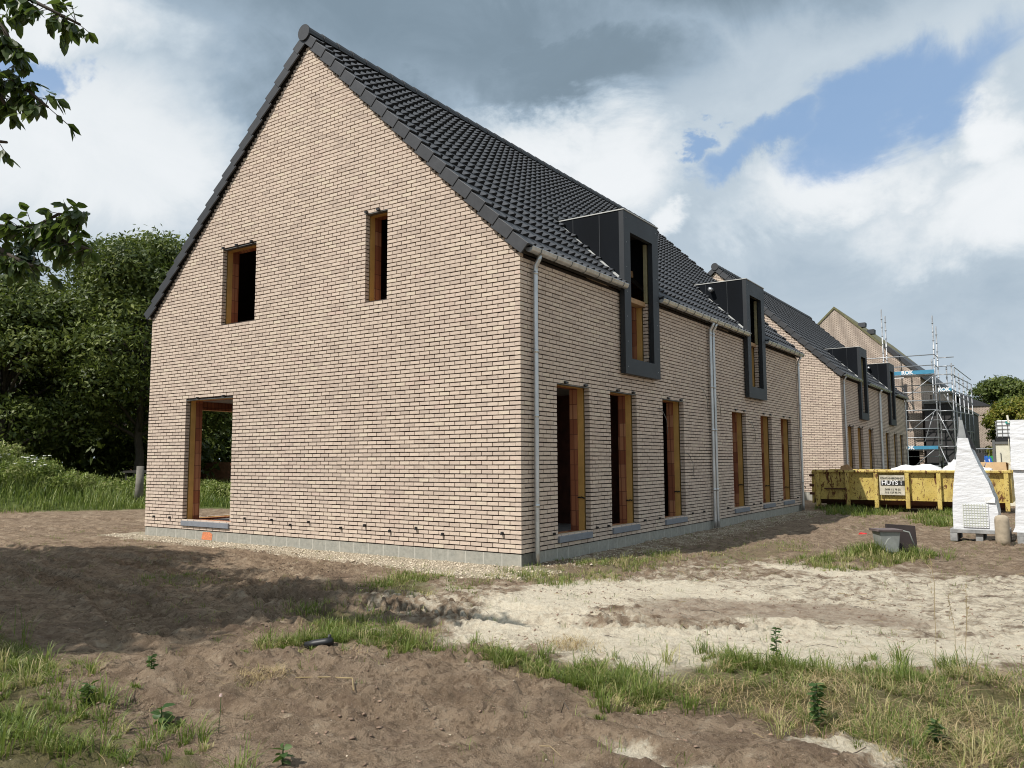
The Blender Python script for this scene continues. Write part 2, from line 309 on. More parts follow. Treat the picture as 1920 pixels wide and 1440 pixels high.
# ------------------------------------------------------------------ ground zones (world xy outlines)
Z = {
'sand_hi':[(1.93,-4.11),(1.0,-2.33),(0.97,-1.21),(1.32,-0.35),(2.06,0.29),(3.15,0.14),(3.81,0.0),(3.56,-0.75),(2.69,-1.15),(2.4,-1.74),(2.52,-2.76),(3.48,-2.38),(4.03,-1.78),(4.96,-1.75),(5.55,-1.49),(6.0,-0.65),(7.5,-1.2),(6.9,-2.4),(6.05,-2.19),(5.6,-2.77),(5.2,-3.13),(4.89,-3.54),(4.5,-3.5),(4.0,-4.26),(3.69,-4.12),(2.82,-3.99)],
'sand_streak':[(2.31,2.99),(2.92,2.82),(3.57,2.65),(4.14,2.6),(4.54,2.6),(4.28,1.83),(3.6,1.88),(2.7,2.24)],
'sand_mid':[(1.59,-0.29),(2.73,1.44),(4.16,2.48),(5.87,3.02),(9,2),(8,-2),(6.03,-1.55),(4.85,-2.32),(3.5,-2.42),(2.43,-2.5)],
'dark_streak':[(2.54,-1.53),(2.75,-0.86),(3.4,-0.61),(4.25,-0.39),(4.9,-0.56),(5.39,-1.13),(5.04,-1.42),(4.48,-1.42),(3.7,-1.54),(3.24,-2.3),(2.76,-2.12)],
'gravel':[(-9.3,0.88),(-0.07,0.3),(0.72,0.1),(0.71,-0.85),(-0.12,-1.25),(-1.46,-1.03),(-2.91,-0.87),(-5.12,-0.62),(-7.29,-0.61),(-9.08,-0.5),(-10.59,-0.33),(-10.33,0.59)],
'gravel_side':[(-0.2,0.3),(-0.2,14.9),(0.7,15.4),(0.76,9.26),(0.84,5.7),(0.82,3.06),(0.6,1.55)],
'sand_low':[(5.08,-4.95),(5.24,-4.78),(5.52,-4.87),(5.64,-5.01),(5.58,-5.19),(5.3,-5.06)],
'sand_low2':[(4.22,-5.54),(4.38,-5.41),(4.58,-5.59),(4.83,-5.56),(4.78,-5.72),(4.57,-5.82),(4.34,-5.66)],
'sand_bit':[(5.15,-3.81),(5.44,-3.6),(5.58,-3.68),(5.47,-3.83),(5.24,-3.9)],
'g_band':[(0.71,-5.03),(0.82,-4.71),(0.97,-4.49),(1.36,-4.23),(2.06,-4.27),(2.79,-4.33),(3.35,-4.16),(3.97,-4.28),(4.38,-4.74),(4.39,-4.92),(3.87,-4.95),(3.28,-4.71),(2.54,-4.54),(1.89,-4.54),(1.45,-4.82),(1.06,-5.15)],
'dusty':[(-1.5,-1.3),(0.9,-.9),(1.0,1.5),(1.5,3.5),(3.2,3.6),(6,3.4),(8,1),(7,-3),(3,-4.2),(0,-4)],
'g_top':[(3.75,-3.95),(4.11,-3.66),(4.52,-3.29),(4.84,-3.30),(4.98,-3.5),(4.7,-3.8),(4.3,-4.05),(4.0,-4.25)],
'g_top2':[(5.05,-3.35),(5.24,-3.15),(5.55,-2.85),(5.75,-3.1),(5.6,-3.4),(5.3,-3.55)],
'g_right':[(3.82,-3.95),(4.11,-3.66),(4.52,-3.29),(4.84,-3.36),(4.96,-3.55),(5.24,-3.19),(5.55,-2.9),(5.71,-3.21),(6.3,-2.56),(7.2,-3.2),(7,-4.4),(6.13,-4.95),(5.66,-5.23),(5.48,-4.9),(5.25,-4.85),(4.88,-4.66),(4.5,-4.79),(4.13,-4.49)],
'g_left':[(-2.2,-6.1),(-0.92,-6.0),(-0.15,-6.2),(0.6,-6.6),(1.35,-6.82),(1.89,-6.92),(2.28,-6.88),(2.75,-6.9),(2.99,-6.98),(1.97,-7.9),(-1,-8)],
'g_corner':[(0.25,-1.02),(0.12,0.04),(0.17,0.79),(0.57,2.39),(1.32,3.06),(1.62,1.13),(1.41,-0.24),(1.02,-1.28)],
'g_box':[(2.86,2.78),(3.3,3.86),(3.4,5.31),(3.93,4.69),(4.36,4.96),(4.6,4.27),(4.05,3.09),(3.7,2.73),(3.64,2.35)],
'g_boxd':[(3.62,3.6),(3.7,4.2),(4.0,4.45),(4.45,4.9),(4.65,4.5),(4.4,3.9),(4.0,3.5)],
'g_side':[(1.39,2.66),(1.65,4.74),(2.24,6.02),(2.97,4.55),(2.63,3.03),(2.14,1.6)],
'g_skip':[(0.1,15.6),(0.2,17),(2.4,17),(2.15,12.8),(1.2,13.6),(0.8,14.9)],
'g_skip2':[(3.03,15.6),(3.66,16.6),(4.6,13),(4.36,10.37),(3.89,10.92),(3.35,12.49)],
'g_mid':[(-0.83,-2.1),(-0.87,-1.46),(-0.3,-1.49),(0.42,-2.27),(0.26,-2.72),(-0.3,-2.65)],
'g_mid2':[(-4.05,-3.13),(-3.87,-2.76),(-2.84,-2.73),(-2.45,-3.25),(-3.1,-3.56)],
'g_mid3':[(-0.42,-3.64),(0.19,-3.62),(0.86,-3.84),(1.05,-4.43),(0.64,-4.56)],
}
def pdist(poly, x, y):
    """signed distance to polygon, positive inside"""
    P = np.array(poly); n = len(P); d = np.full(x.shape, 1e9); ins = np.zeros(x.shape, bool)
    for i in range(n):
        a = P[i]; b = P[(i + 1) % n]; e = b - a; wx = x - a[0]; wy = y - a[1]
        tt = np.clip((wx * e[0] + wy * e[1]) / (e @ e), 0, 1); d = np.minimum(d, np.hypot(wx - e[0] * tt, wy - e[1] * tt))
        cnd = ((a[1] <= y) != (b[1] <= y)) & (x < (b[0] - a[0]) * (y - a[1]) / (b[1] - a[1] + 1e-12) + a[0]); ins ^= cnd
    return np.where(ins, d, -d)
def soft(name, x, y, wd): return np.clip(pdist(Z[name], x, y) / wd * 0.5 + 0.5, 0, 1)
def meadow_s(x, y): return ((x + 20.45) * -3 + (y - 2.04) * 2.47) / 3.886
def seg_d(x, y, pts):
    best = np.full(x.shape, 1e9); along = np.zeros(x.shape); acc_ = 0; side = np.zeros(x.shape)
    for a, b in zip(pts[:-1], pts[1:]):
        e = np.array(b) - np.array(a); L = np.hypot(*e); tt = np.clip(((x - a[0]) * e[0] + (y - a[1]) * e[1]) / L ** 2, 0, 1)
        dx = x - a[0] - e[0] * tt; dy = y - a[1] - e[1] * tt; d = np.hypot(dx, dy); k = d < best
        best = np.where(k, d, best); along = np.where(k, acc_ + tt * L, along); side = np.where(k, (e[0] * dy - e[1] * dx) / L, side); acc_ += L
    return best, along, side
TRACKS = [([(-1.2, -3.5), (0.4, -3.35), (1.6, -3.3), (2.7, -2.9), (4.2, -1.9)], 0.24, 'chev', 0.09), ([(-1.0, -2.9), (0.6, -2.75), (1.9, -2.55), (3.0, -2.1)], 0.20, 'chev', 0.06),
          ([(-11, -4.2), (-6, -3.9), (-2.6, -4.4), (-0.5, -5.2)], 0.30, 'bar', 0.085), ([(-11, -2.6), (-6, -2.5), (-2.0, -3.0), (0.0, -4.0)], 0.30, 'bar', 0.07),
          ([(1.5, -6.6), (2.9, -6.0), (4.2, -5.6), (5.6, -5.6)], 0.16, 'rut', 0.07), ([(-0.4, -5.7), (1.0, -5.6), (2.3, -5.4), (3.4, -5.0)], 0.18, 'rut', 0.05),
          ([(-19, 1), (-12, 3), (-9.9, 7)], 0.35, 'bar', 0.06), ([(-17, -1), (-12, 0.6), (-10.2, 3)], 0.35, 'bar', 0.06), ([(2.2, 3), (2.6, 8), (3.0, 14)], 0.25, 'rut', 0.03), ([(3.6, 0), (4.6, 6), (5, 9)], 0.25, 'rut', 0.03)]
def gheight(x, y):
    x = np.asarray(x, float); y = np.asarray(y, float)
    hd = np.maximum(np.maximum(-x - 9.34, x), np.maximum(-y, y - 14.9))           # distance from the house footprint
    away = np.clip((hd - 0.3) / 1.5, 0, 1)
    z = -0.19 + 0.015 * np.exp(-np.maximum(hd, 0) * 1.5)
    z = z + away * 0.12 * (fbm(x * 0.45, y * 0.45, 3, 3) - 0.5)
    s = np.maximum(soft('sand_hi', x, y, 0.3), 0.7 * soft('sand_mid', x, y, 0.5)) + soft('gravel', x, y, 0.3)
    s = np.clip(s, 0, 1); rough = 1 - 0.55 * s
    far = np.clip(1 - (np.hypot(x - 4, y + 5) - 14) / 20, 0.1, 1)
    z = z + (0.35 + 0.65 * away) * rough * far * 0.07 * (fbm(x * 2.1, y * 2.1, 5, 4) - 0.5)
    rid = np.abs(fbm(x * 5.0, y * 5.0, 8, 4) - 0.5); z = z + (0.3 + 0.7 * away) * rough * far * (0.14 * rid - 0.025)
    cl = fbm(x * 13, y * 13, 12, 3); patch = np.clip((fbm(x * 0.9, y * 0.9, 14, 2) - 0.42) * 5, 0, 1)
    z = z + rough * far * patch * 0.085 * np.clip(cl - 0.5, 0, 1) * 2
    z = z + far * 0.022 * (0.4 + patch) * (fbm(x * 26, y * 26, 15, 2) - 0.5)
    for pts, wd, ty, dp in TRACKS:
        d, al, sd = seg_d(x, y, pts); wv = d + 0.06 * (fbm(x * 3, y * 3, 21, 2) - 0.5)
        ins = np.clip((wd - wv) / 0.06, 0, 1); edge = np.exp(-((wv - wd - 0.05) / 0.05) ** 2)
        brk = np.clip((fbm(x * 1.3, y * 1.3, 31, 2) - 0.36) * 6, 0, 1)
        zz = -dp * 0.5 * ins + dp * 0.45 * edge
        if ty == 'chev': zz = zz + ins * brk * dp * 0.75 * np.clip(np.sin((al + np.abs(sd) * 0.9) * 2 * math.pi / 0.17) * 2, -1, 1)
        if ty == 'bar': zz = zz + ins * brk * dp * 0.55 * np.sin((al + sd * 0.3) * 2 * math.pi / 0.16)
        z = z + zz * np.clip(away + 0.2, 0, 1)
    ch_ = np.exp(-(((x - 2.6) / 1.5) ** 2 + ((y + 6.0) / .6) ** 2)) + np.exp(-(((x - .8) / .7) ** 2 + ((y + 5.6) / .5) ** 2)); z = z + ch_ * .07 * (np.abs(fbm(x * 3.4, y * 3.4, 55, 4) - .5) * 2 - .25)
    ms = meadow_s(x, y); z = z + 0.12 * np.clip(ms, 0, 1) * fbm(x * 0.5, y * 0.5, 2, 2) * np.clip(1 - hd / 80, 0, 1)
    z = z + 1.25 * np.exp(-(((x + 25.0) / 3.6) ** 2 + ((y - 2.6) / 2.8) ** 2)) * np.clip(ms + 0.3, 0, 1)
    z = z + 0.06 * np.exp(-(((x - 4.9) / 0.7) ** 2 + ((y + 4.1) / 0.5) ** 2)) + 0.05 * np.exp(-(((x - 3.9) / 0.5) ** 2 + ((y - 3.7) / 1.0) ** 2))
    return z
def gh(x, y): return float(gheight(np.array([x]), np.array([y]))[0])

def axis(lo, hi, dense_lo, dense_hi, st, grow):
    a = list(np.arange(dense_lo, dense_hi, st)); s = st
    while a[-1] < hi: s *= grow; a.append(a[-1] + s)
    s = st
    while a[0] > lo: s *= grow; a.insert(0, a[0] - s)
    return np.array(a)
ax = axis(-400, 400, -3.0, 6.8, 0.022, 1.022); ay = axis(-60, 500, -7.6, -1.0, 0.022, 1.02)
GX, GY = np.meshgrid(ax, ay); GZ = gheight(GX, GY); ny, nx = GX.shape
V = np.stack([GX, GY, GZ], -1).reshape(-1, 3); idx = np.arange(nx * ny).reshape(ny, nx)
FA = np.stack([idx[:-1, :-1], idx[:-1, 1:], idx[1:, 1:], idx[1:, :-1]], -1).reshape(-1, 4)
mt, t, b = newmat('site_ground'); M['ground'] = mt
co = t.new('ShaderNodeTexCoord').outputs['Object']
def at_(n): return t.new('ShaderNodeAttribute', attribute_name=n).outputs['Fac']
nA = t.noise(co, 0.8, 4); nB = t.noise(co, 4.5, 6, 0.65, 0.3); nC = t.noise(co, 22, 6, 0.7); nD = t.noise(co, 95, 4, 0.7); nE = t.noise(co, 2.0, 5, 0.6, 0.5)
soil = t.ramp(nB, [(0.28, (0.165, 0.116, 0.076)), (0.46, (0.27, 0.195, 0.130)), (0.58, (0.36, 0.268, 0.182)), (0.75, (0.48, 0.38, 0.27))])
soil = t.mix(t.math('MULTIPLY', t.smooth(nE, 0.5, 0.68), 0.6), soil, (0.33, 0.25, 0.175))
soil = t.mix(t.math('MULTIPLY', t.smooth(nC, 0.50, 0.62), 0.7), soil, (0.12, 0.082, 0.054))
soil = t.mix(t.math('MULTIPLY', t.smooth(nD, 0.55, 0.68), 0.6), soil, (0.54, 0.44, 0.33))
damp = t.noise(t.new('ShaderNodeMapping', ins={0: co, 'Rotation': (0, 0, 0.5), 'Scale': (1, 2.2, 1)}).outputs[0], 0.9, 6, 0.65, 0.8); soil = t.mix(t.math('MULTIPLY', t.smooth(damp, 0.52, 0.66), 0.5), soil, (0.15, 0.10, 0.070))
sand = t.ramp(nC, [(0.3, (0.64, 0.54, 0.395)), (0.5, (0.78, 0.69, 0.53)), (0.75, (0.86, 0.79, 0.64))])
sand = t.mix(t.math('MULTIPLY', t.smooth(nB, 0.56, 0.72), 0.45), sand, (0.40, 0.31, 0.22))
sand = t.mix(t.math('MULTIPLY', t.smooth(nD, 0.57, 0.66), 0.5), sand, (0.34, 0.26, 0.18)); nF = t.noise(t.new('ShaderNodeMapping', ins={0: co, 'Rotation': (0, 0, 0.6), 'Scale': (1, 3, 1)}).outputs[0], 2.6, 8, 0.7, 0.6); sand = t.mix(t.math('MULTIPLY', t.smooth(nF, 0.56, 0.66), 0.5), sand, (0.40, 0.31, 0.22))
def edge(maskname, lo, hi, amp=0.9):
    k = t.math('ADD', at_(maskname), t.math('MULTIPLY', t.math('SUBTRACT', nB, 0.5), amp)); k = t.math('ADD', k, t.math('MULTIPLY', t.math('SUBTRACT', nC, 0.5), 0.5)); return t.smooth(k, lo, hi)
c = t.mix(edge('sand', 0.30, 0.72, 1.3), soil, sand)
c = t.mix(t.math('MULTIPLY', edge('dark', 0.34, 0.85, 1.5), 0.62), c, (0.28, 0.20, 0.145))
chip = t.ramp(nD, [(0.3, (0.30, 0.235, 0.16)), (0.5, (0.52, 0.44, 0.32)), (0.7, (0.66, 0.60, 0.48))])
c = t.mix(edge('gravel', 0.30, 0.85, 1.6), c, chip)
gg = t.ramp(nC, [(0.3, (0.075, 0.085, 0.025)), (0.55, (0.15, 0.14, 0.055)), (0.8, (0.27, 0.21, 0.11))])
c = t.mix(t.math('MULTIPLY', edge('grassy', 0.42, 0.75), 0.8), c, gg)
mm = t.ramp(nB, [(0.3, (0.06, 0.085, 0.02)), (0.7, (0.14, 0.17, 0.05))]); c = t.mix(edge('meadow', 0.4, 0.6, 0.3), c, mm)
t.l.new(c, b.inputs['Base Color']); b.inputs['Roughness'].default_value = 0.96; b.inputs['Specular IOR Level'].default_value = 0.15
hb = t.math('ADD', t.math('ADD', t.math('MULTIPLY', nC, 0.8), t.math('MULTIPLY', nD, 0.5)), t.math('MULTIPLY', nB, 0.6))
bp = t.new('ShaderNodeBump', ins={'Strength': 1.0, 'Distance': 0.06, 'Height': hb}); t.l.new(bp.outputs[0], b.inputs['Normal'])
ground = fastmesh('ground', V, FA, 4, 'ground', smooth=True); tag(ground, kind='structure')
fx, fy = V[:, 0], V[:, 1]
wx = fx + 0.25 * (fbm(fx * 2.5, fy * 2.5, 41, 3) - 0.5); wy = fy + 0.25 * (fbm(fx * 2.5, fy * 2.5, 47, 3) - 0.5)
sandm = np.maximum.reduce([0.18 + 0 * wx, .42 * soft('dusty', wx, wy, .8), soft('sand_hi', wx, wy, 0.5), 0.58 * soft('sand_mid', wx, wy, 0.6), 0.85 * soft('sand_streak', wx, wy, 0.3), 0.9 * soft('sand_low', wx, wy, .12), 0.9 * soft('sand_low2', wx, wy, .12), 0.9 * soft('sand_bit', wx, wy, .1)])
gnames = [k for k in Z if k.startswith('g_')]
grm = np.maximum.reduce([soft(k, wx, wy, 0.3) * (.55 if k in ('g_side', 'g_box', 'g_corner', 'g_mid2') else .8) for k in gnames])
grav = np.maximum(soft('gravel', wx, wy, 0.35), 0.5 * soft('gravel_side', wx, wy, 0.3))
drk = soft('dark_streak', wx, wy, 0.35)
mead = np.maximum(np.clip(meadow_s(wx, wy) * 0.5 + 0.5, 0, 1), np.clip((np.hypot(fx - 0, fy - 10) - 45) / 10, 0, 1))
for nm, arr in (('sand', sandm), ('grassy', grm), ('gravel', grav), ('dark', drk), ('meadow', mead)):
    at = ground.data.attributes.new(nm, 'FLOAT', 'POINT'); at.data.foreach_set('value', arr.astype(np.float32))

# ------------------------------------------------------------------ the brick house
W_, L_, H_, TA = 9.34, 14.9, 4.35, 0.9870          # width, length, eaves height, roof pitch (tan)
CR = 0.066                                          # brick course
APX = H_ + TA * W_ / 2
GBZ = 0.18                                          # height of brick base over the house empty
GO = [(-8.05, -6.56, 0.18, 2.55), (-7.0, -5.99, 3.99, 5.46), (-3.13, -2.63, 3.99, 5.48)]     # gable openings x0,x1,z0,z1
SO = [(1.0, 2.04, .18, 2.51), (2.78, 3.82, .18, 2.51), (4.98, 6.04, .18, 2.51), (8.97, 9.99, .18, 2.48), (11.15, 12.12, .18, 2.48), (12.96, 14.0, .18, 2.48)]
DO = [(3.43, 4.37, 3.13, 9), (10.18, 11.12, 3.13, 9)]
SOA = SO + DO
WO = [(0.35, 3.2, 0.12, 2.45), (6.0, 7.0, 0.9, 2.4)]
def side_top(u): return H_
def gab_top(x): return H_ + TA * (W_ / 2 - abs(x + W_ / 2))
def mk(axis_, u, d, z):
    """wall point: axis_ 'g' gable y=0 (d inward=+y); 's' east side x=0 (d inward=-x); 'w' west; 'b' back"""
    if axis_ == 'g': return (u, d, z)
    if axis_ == 's': return (-d, u, z)
    if axis_ == 'w': return (-W_ + d, u, z)
    return (u, L_ - d, z)
def hexw(mb, ax_, u0, u1, d0, d1, z0, z1a, z1b=None, mi=0, r=0.5, j=0):
    z1b = z1a if z1b is None else z1b
    p = [mk(ax_, u0, d0, z0), mk(ax_, u1, d0, z0), mk(ax_, u1, d1, z0), mk(ax_, u0, d1, z0), mk(ax_, u0, d0, z1a), mk(ax_, u1, d0, z1b), mk(ax_, u1, d1, z1b), mk(ax_, u0, d1, z1a)]
    if ax_ in ('s', 'b'):                            # keep outward normals
        p = [p[1], p[0], p[3], p[2], p[5], p[4], p[7], p[6]] if ax_ == 'b' else p
    mb.hexa(p, mi, r, j)
def slab(mb, ax_, u0, u1, d0, d1, z0, topf, ops, mi=0):
    cuts = sorted({u0, u1} | {v for o in ops for v in o[:2] if u0 < v < u1} | ({-W_ / 2} if ax_ in 'gb' else set()))
    for a, b_ in zip(cuts[:-1], cuts[1:]):
        mid = (a + b_) / 2; zi = [(o[2], o[3]) for o in ops if o[0] <= mid <= o[1]]; zi.sort(); z = z0
        ta, tb = topf(a), topf(b_)
        for q0, q1 in zi:
            if q0 > z: hexw(mb, ax_, a, b_, d0, d1, z, min(q0, ta), None, mi)
            z = q1
        if z < max(ta, tb): hexw(mb, ax_, a, b_, d0, d1, z, max(ta, z), max(tb, z), mi)
def bricks(mb, ax_, u0, u1, topf, ops, par, seed, depth=0.095, endcap=(0, 0), skipz=None):
    rn = random.Random(seed); L, G = 0.189, 0.013; nrow = int(APX / CR) + 1
    for k in range(nrow):
        z0 = k * CR + 0.0165; z1 = (k + 1) * CR; zm = (z0 + z1) / 2
        if ax_ in 'gb':
            half = (APX - z1) / TA; a = max(u0, -W_ / 2 - half); b_ = min(u1, -W_ / 2 + half)
            if b_ - a < 0.05: continue
        else:
            if z1 > H_: break
            a, b_ = u0, u1
        odd = (k + par) % 2
        e0 = endcap[0] if odd else 0; e1 = endcap[1] if odd else 0
        a_ = a + (e0 if a == u0 else 0); bb = b_ - (e1 if b_ == u1 else 0)
        holes = sorted([(o[0], o[1]) for o in ops if o[2] < zm < o[3]]); segs = []; s = a_
        for h0, h1 in holes: segs.append((s, h0)); s = h1
        segs.append((s, bb))
        off = 0.101 if odd else 0.0
        base = u1 if ax_ in 'gb' else u0
        sg = -1 if ax_ in 'gb' else 1
        # joints measured from the shared corner
        i0 = -2
        while True:
            s0 = i0 * 0.202 + off + 0.0; i0 += 1
            if s0 > abs(u1 - u0) + 0.3: break
            if sg > 0: q0, q1 = base + s0, base + s0 + L
            else: q1, q0 = base - s0, base - s0 - L
            for sa, sb in segs:
                c0, c1 = max(q0, sa), min(q1, sb)
                if c1 - c0 < 0.03: continue
                if sb - c1 < 0.04: c1 = sb
                if c0 - sa < 0.04: c0 = sa
                d = rn.uniform(-0.002, 0.0025); r = rn.random()
                dz = rn.uniform(-0.0015, 0.0015)
                hexw(mb, ax_, c0, c1, d, depth, z0 + dz, z1 + dz, None, 0, r, 0.0016)
                if ax_ in 'sw' and False: pass

def house_tiles(length, holes, side, vs):
    """tile courses of one slope. side=+1 east, -1 west. holes: (y0,y1,xlimit)"""
    th = math.atan(TA); ct, sn = math.cos(th), math.sin(th); xr = -W_ / 2; zr = APX + 0.20 + 0.02
    mb = MB(); rn = random.Random(vs); NC = 19; CL = 0.355; TWd = 0.2
    prof = [(0, 0), (0.04, 0.0), (0.10, 0.55), (0.145, 1.0), (0.188, 1.0), (0.196, 0.1)]
    def P(s, n, y): return (xr + side * (s * ct + n * sn), y, zr - s * sn + n * ct)
    for k in range(NC):
        s0, s1 = k * CL - 0.03, (k + 1) * CL
        y = -0.02
        while y < length + 0.02:
            ya, yb = y, min(y + TWd, length + 0.03); y += TWd
            xm = xr + side * (s0 + s1) / 2 * ct
            clip = None
            for h0, h1, xl in holes:
                if side > 0 and xm > xl - 0.05:
                    if ya >= h0 - 0.02 and yb <= h1 + 0.02: clip = 'all'
                    elif ya < h1 and yb > h1: ya = h1
                    elif ya < h0 and yb > h0: yb = h0
            if clip or yb - ya < 0.03: continue
            base = y - TWd; r = rn.random(); up, mid_, lo = [], [], []
            jn = rn.uniform(-0.002, 0.002)
            for py, ph in prof + [(0.2, 0.0)]:
                yy = min(max(base + py, ya), yb)
                up.append(P(s0, 0.001, yy)); mid_.append(P(s0 + .62 * (s1 - s0), 0.005 + jn * .5 + 0.012 * ph, yy)); lo.append(P(s1 + 0.01, 0.008 + jn + 0.060 * ph, yy))
            K0 = len(mb.v); n = len(up); mb.v += up + mid_ + lo
            for K in (K0, K0 + n):
                for i in range(n - 1):
                    f = (K + i, K + n + i, K + n + i + 1, K + i + 1) if side > 0 else (K + i, K + i + 1, K + n + i + 1, K + n + i)
                    mb.f.append(f); mb.m.append(0); mb.r.append(r)
            # front edge
            for i in range(n - 1):
                y0_, y1_ = lo[i][1], lo[i + 1][1]
                if y1_ - y0_ < 1e-4: continue
                b0 = P(s1 + 0.01, -0.004, y0_); b1 = P(s1 + 0.01, -0.004, y1_)
                hol = i >= 1  # closed roll end, painted black like a shaded hollow
                mb.quad([lo[i], b0, b1, lo[i + 1]] if side > 0 else [lo[i], lo[i + 1], b1, b0], 1 if hol else 0, r)
    return mb

def GRW(ops): return [(o[0] - .012, o[1] + .012, o[2] - .006, o[3] + .006) for o in ops]
def make_house():
    root = empty('brick_house', (0, 0, -GBZ), 'newly built pale brick house in the foreground, its big lit gable facing the muddy clearing', 'house', 'brick houses in the row')
    UPL = (0, 0, GBZ)
    mb = MB()
    bricks(mb, 'g', -W_, 0, gab_top, GO, 0, 1, endcap=(0.1, 0.0)); bricks(mb, 's', 0, L_, side_top, SOA, 1, 2, endcap=(0.0, 0.0))
    bricks(mb, 'w', 0, L_, side_top, WO, 1, 3); bricks(mb, 'b', -W_, 0, gab_top, [], 0, 4)
    wall = mb.build('wall', 'brick', root, UPL)
    mb = MB()
    slab(mb, 'g', -W_ + .022, -.022, .022, .1, 0, lambda x: gab_top(x) - .01, GRW(GO)); slab(mb, 's', .1, L_ - .1, .022, .1, 0, lambda u: H_, GRW(SOA))
    slab(mb, 'w', .1, L_ - .1, .022, .1, 0, lambda u: H_, GRW(WO)); slab(mb, 'b', -W_ + .022, -.022, .022, .1, 0, lambda x: gab_top(x) - .01, [])
    mb.build('mortar_bed', 'mortar', root, UPL)
    def inner(nm, d0, d1, mname, shrink=0.0):
        mb = MB(); g = lambda ops: [(o[0] - shrink, o[1] + shrink, o[2], o[3]) for o in ops]
        slab(mb, 'g', -W_ + d0, -d0, d0, d1, 0.02, lambda x: gab_top(x) - .06, g(GO)); slab(mb, 's', d1, L_ - d1, d0, d1, 0.02, lambda u: H_ - .03, g(SOA))
        slab(mb, 'w', d1, L_ - d1, d0, d1, 0.02, lambda u: H_ - .03, g(WO)); slab(mb, 'b', -W_ + d0, -d0, d0, d1, 0.02, lambda x: gab_top(x) - .06, [])
        return mb.build(nm, mname, root, UPL)
    inner('insulation', .125, .235, 'insul', 0.01); inner('block_wall', .24, .38, 'clay', 0.0)
    mb = MB()
    for ax_, u0, u1 in (('g', -W_, 0), ('s', .02, L_ - .02), ('w', .02, L_ - .02), ('b', -W_, 0)): hexw(mb, ax_, u0 + (0.012 if ax_ in 'gb' else 0), u1 - (0.012 if ax_ in 'gb' else 0), .012, .38, -.7, -.002)
    mb.build('plinth', 'plinth', root, UPL)
    mb = MB(); mb.box(-W_ + .37, .37, -.3, -.37, L_ - .37, .08); mb.build('floor_slab', 'concrete', root, UPL)
    mb = MB(); mb.box(-W_ + .37, .37, 2.62, -.37, L_ - .37, 2.82); mb.build('upper_floor', 'concrete', root, UPL)
    mb = MB()
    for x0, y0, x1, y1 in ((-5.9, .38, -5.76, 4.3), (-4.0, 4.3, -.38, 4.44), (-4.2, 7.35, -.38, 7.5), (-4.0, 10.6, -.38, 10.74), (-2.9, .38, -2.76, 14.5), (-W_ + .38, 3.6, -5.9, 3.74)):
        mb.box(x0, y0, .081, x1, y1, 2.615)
    mb.box(-W_ + .5, 7.35, 2.821, -.6, 7.5, 4.4); mb.box(-4.9, .5, 2.821, -4.76, 14.3, 5.8); mb.build('partition_wall', 'clayshade', root, UPL)
    # sills
    for o in (GO[0],):
        mb = MB(); mb.box(o[0] + .003, -.035, .08, o[1] - .003, .20, .176); mb.build('window_sill', 'stone', root, UPL, bevel=.004)
    for o in SO:
        mb = MB(); mb.box(-.20, o[0] + .003, .08, .035, o[1] - .003, .176); mb.build('window_sill', 'stone', root, UPL, bevel=.004)
    # steel lintels
    for o in GO: mb = MB(); mb.box(o[0] - .06, .004, o[3] - .004, o[1] + .06, .097, o[3] + .006); mb.build('lintel', 'zincdark', root, UPL)
    for o in SO: mb = MB(); mb.box(-.097, o[0] - .06, o[3] - .004, -.004, o[1] + .06, o[3] + .006); mb.build('lintel', 'zincdark', root, UPL)
    # folded membrane flaps at the foot of the insulation (dark lips)
    for o in SO:
        mb = MB(); zf = .62 + random.uniform(-.1, .1); pts = []
        for i in range(6): pts.append((-.11 - i * .025, o[1] - .014, zf + random.uniform(-.012, .012)))
        mb.tube(pts, .012, 5); mb.build('membrane_edge', 'black', root, UPL)
    # vents and lintel clips
    vg = [-9.0, -8.45, -6.1, -5.35, -4.85, -4.38, -3.6, -3.05, -2.5, -1.95, -1.42, -.32]
    for x in vg:
        mb = MB(); z = .20 + random.choice([0, 0, CR]); mb.box(x - .014, -.04, z, x + .014, .02, z + .042, j=.004); mb.build('wall_vent', 'black', root, UPL)
    for y in (.86, 2.22, 2.62, 4.05, 4.7, 6.35, 7.0, 8.5, 10.35, 10.9, 12.4, 12.8, 14.35):
        mb = MB(); mb.box(-.02, y - .016, .21, .04, y + .016, .243, j=.004); mb.build('wall_vent', 'black', root, UPL)
    for o, ns in ((GO[0], (.25, .8)), (GO[1], (.0, .4, .85)), (GO[2], (.0, .55))):
        for f in ns: x = o[0] + f * (o[1] - o[0]) + .03; mb = MB(); mb.box(x - .025, -.045, o[3] + .01, x + .025, .0, o[3] + .05, j=.004); mb.build('lintel_clip', 'black', root, UPL)
    for o in SO:
        for f in (.25, .85): y = o[0] + f * (o[1] - o[0]); mb = MB(); mb.box(0, y - .045, o[3] + .012, .04, y + .045, o[3] + .045, j=.005); mb.build('lintel_clip', 'black', root, UPL)
    # loose cables hanging from the side wall
    for y, z in ((5.05, 2.2), (7.25, 2.75), (8.05, 2.7), (10.5, 2.15), (6.35, 1.35)):
        mb = MB(); mb.tube([(.0, y - .35, z + .12), (.03, y - .15, z + .08), (.05, y, z - .1), (.045, y + .05, z - .38)], .006, 5); mb.build('cable_end', 'zincdark', root, UPL, smooth=True)
    mb = MB(); mb.quad([(-7.42, .008, -.16), (-7.1, .008, -.165), (-7.08, .008, -.05), (-7.16, .008, -.012), (-7.38, .008, -.02)]); mb.build('paint_mark', 'orange', root, UPL)
    # roof
    th = math.atan(TA); dorm = [(3.16, 4.64), (9.94, 11.38)]; XL = -1.25
    mb = MB(); zt = lambda x: APX + .17 - abs(x + W_ / 2) * TA
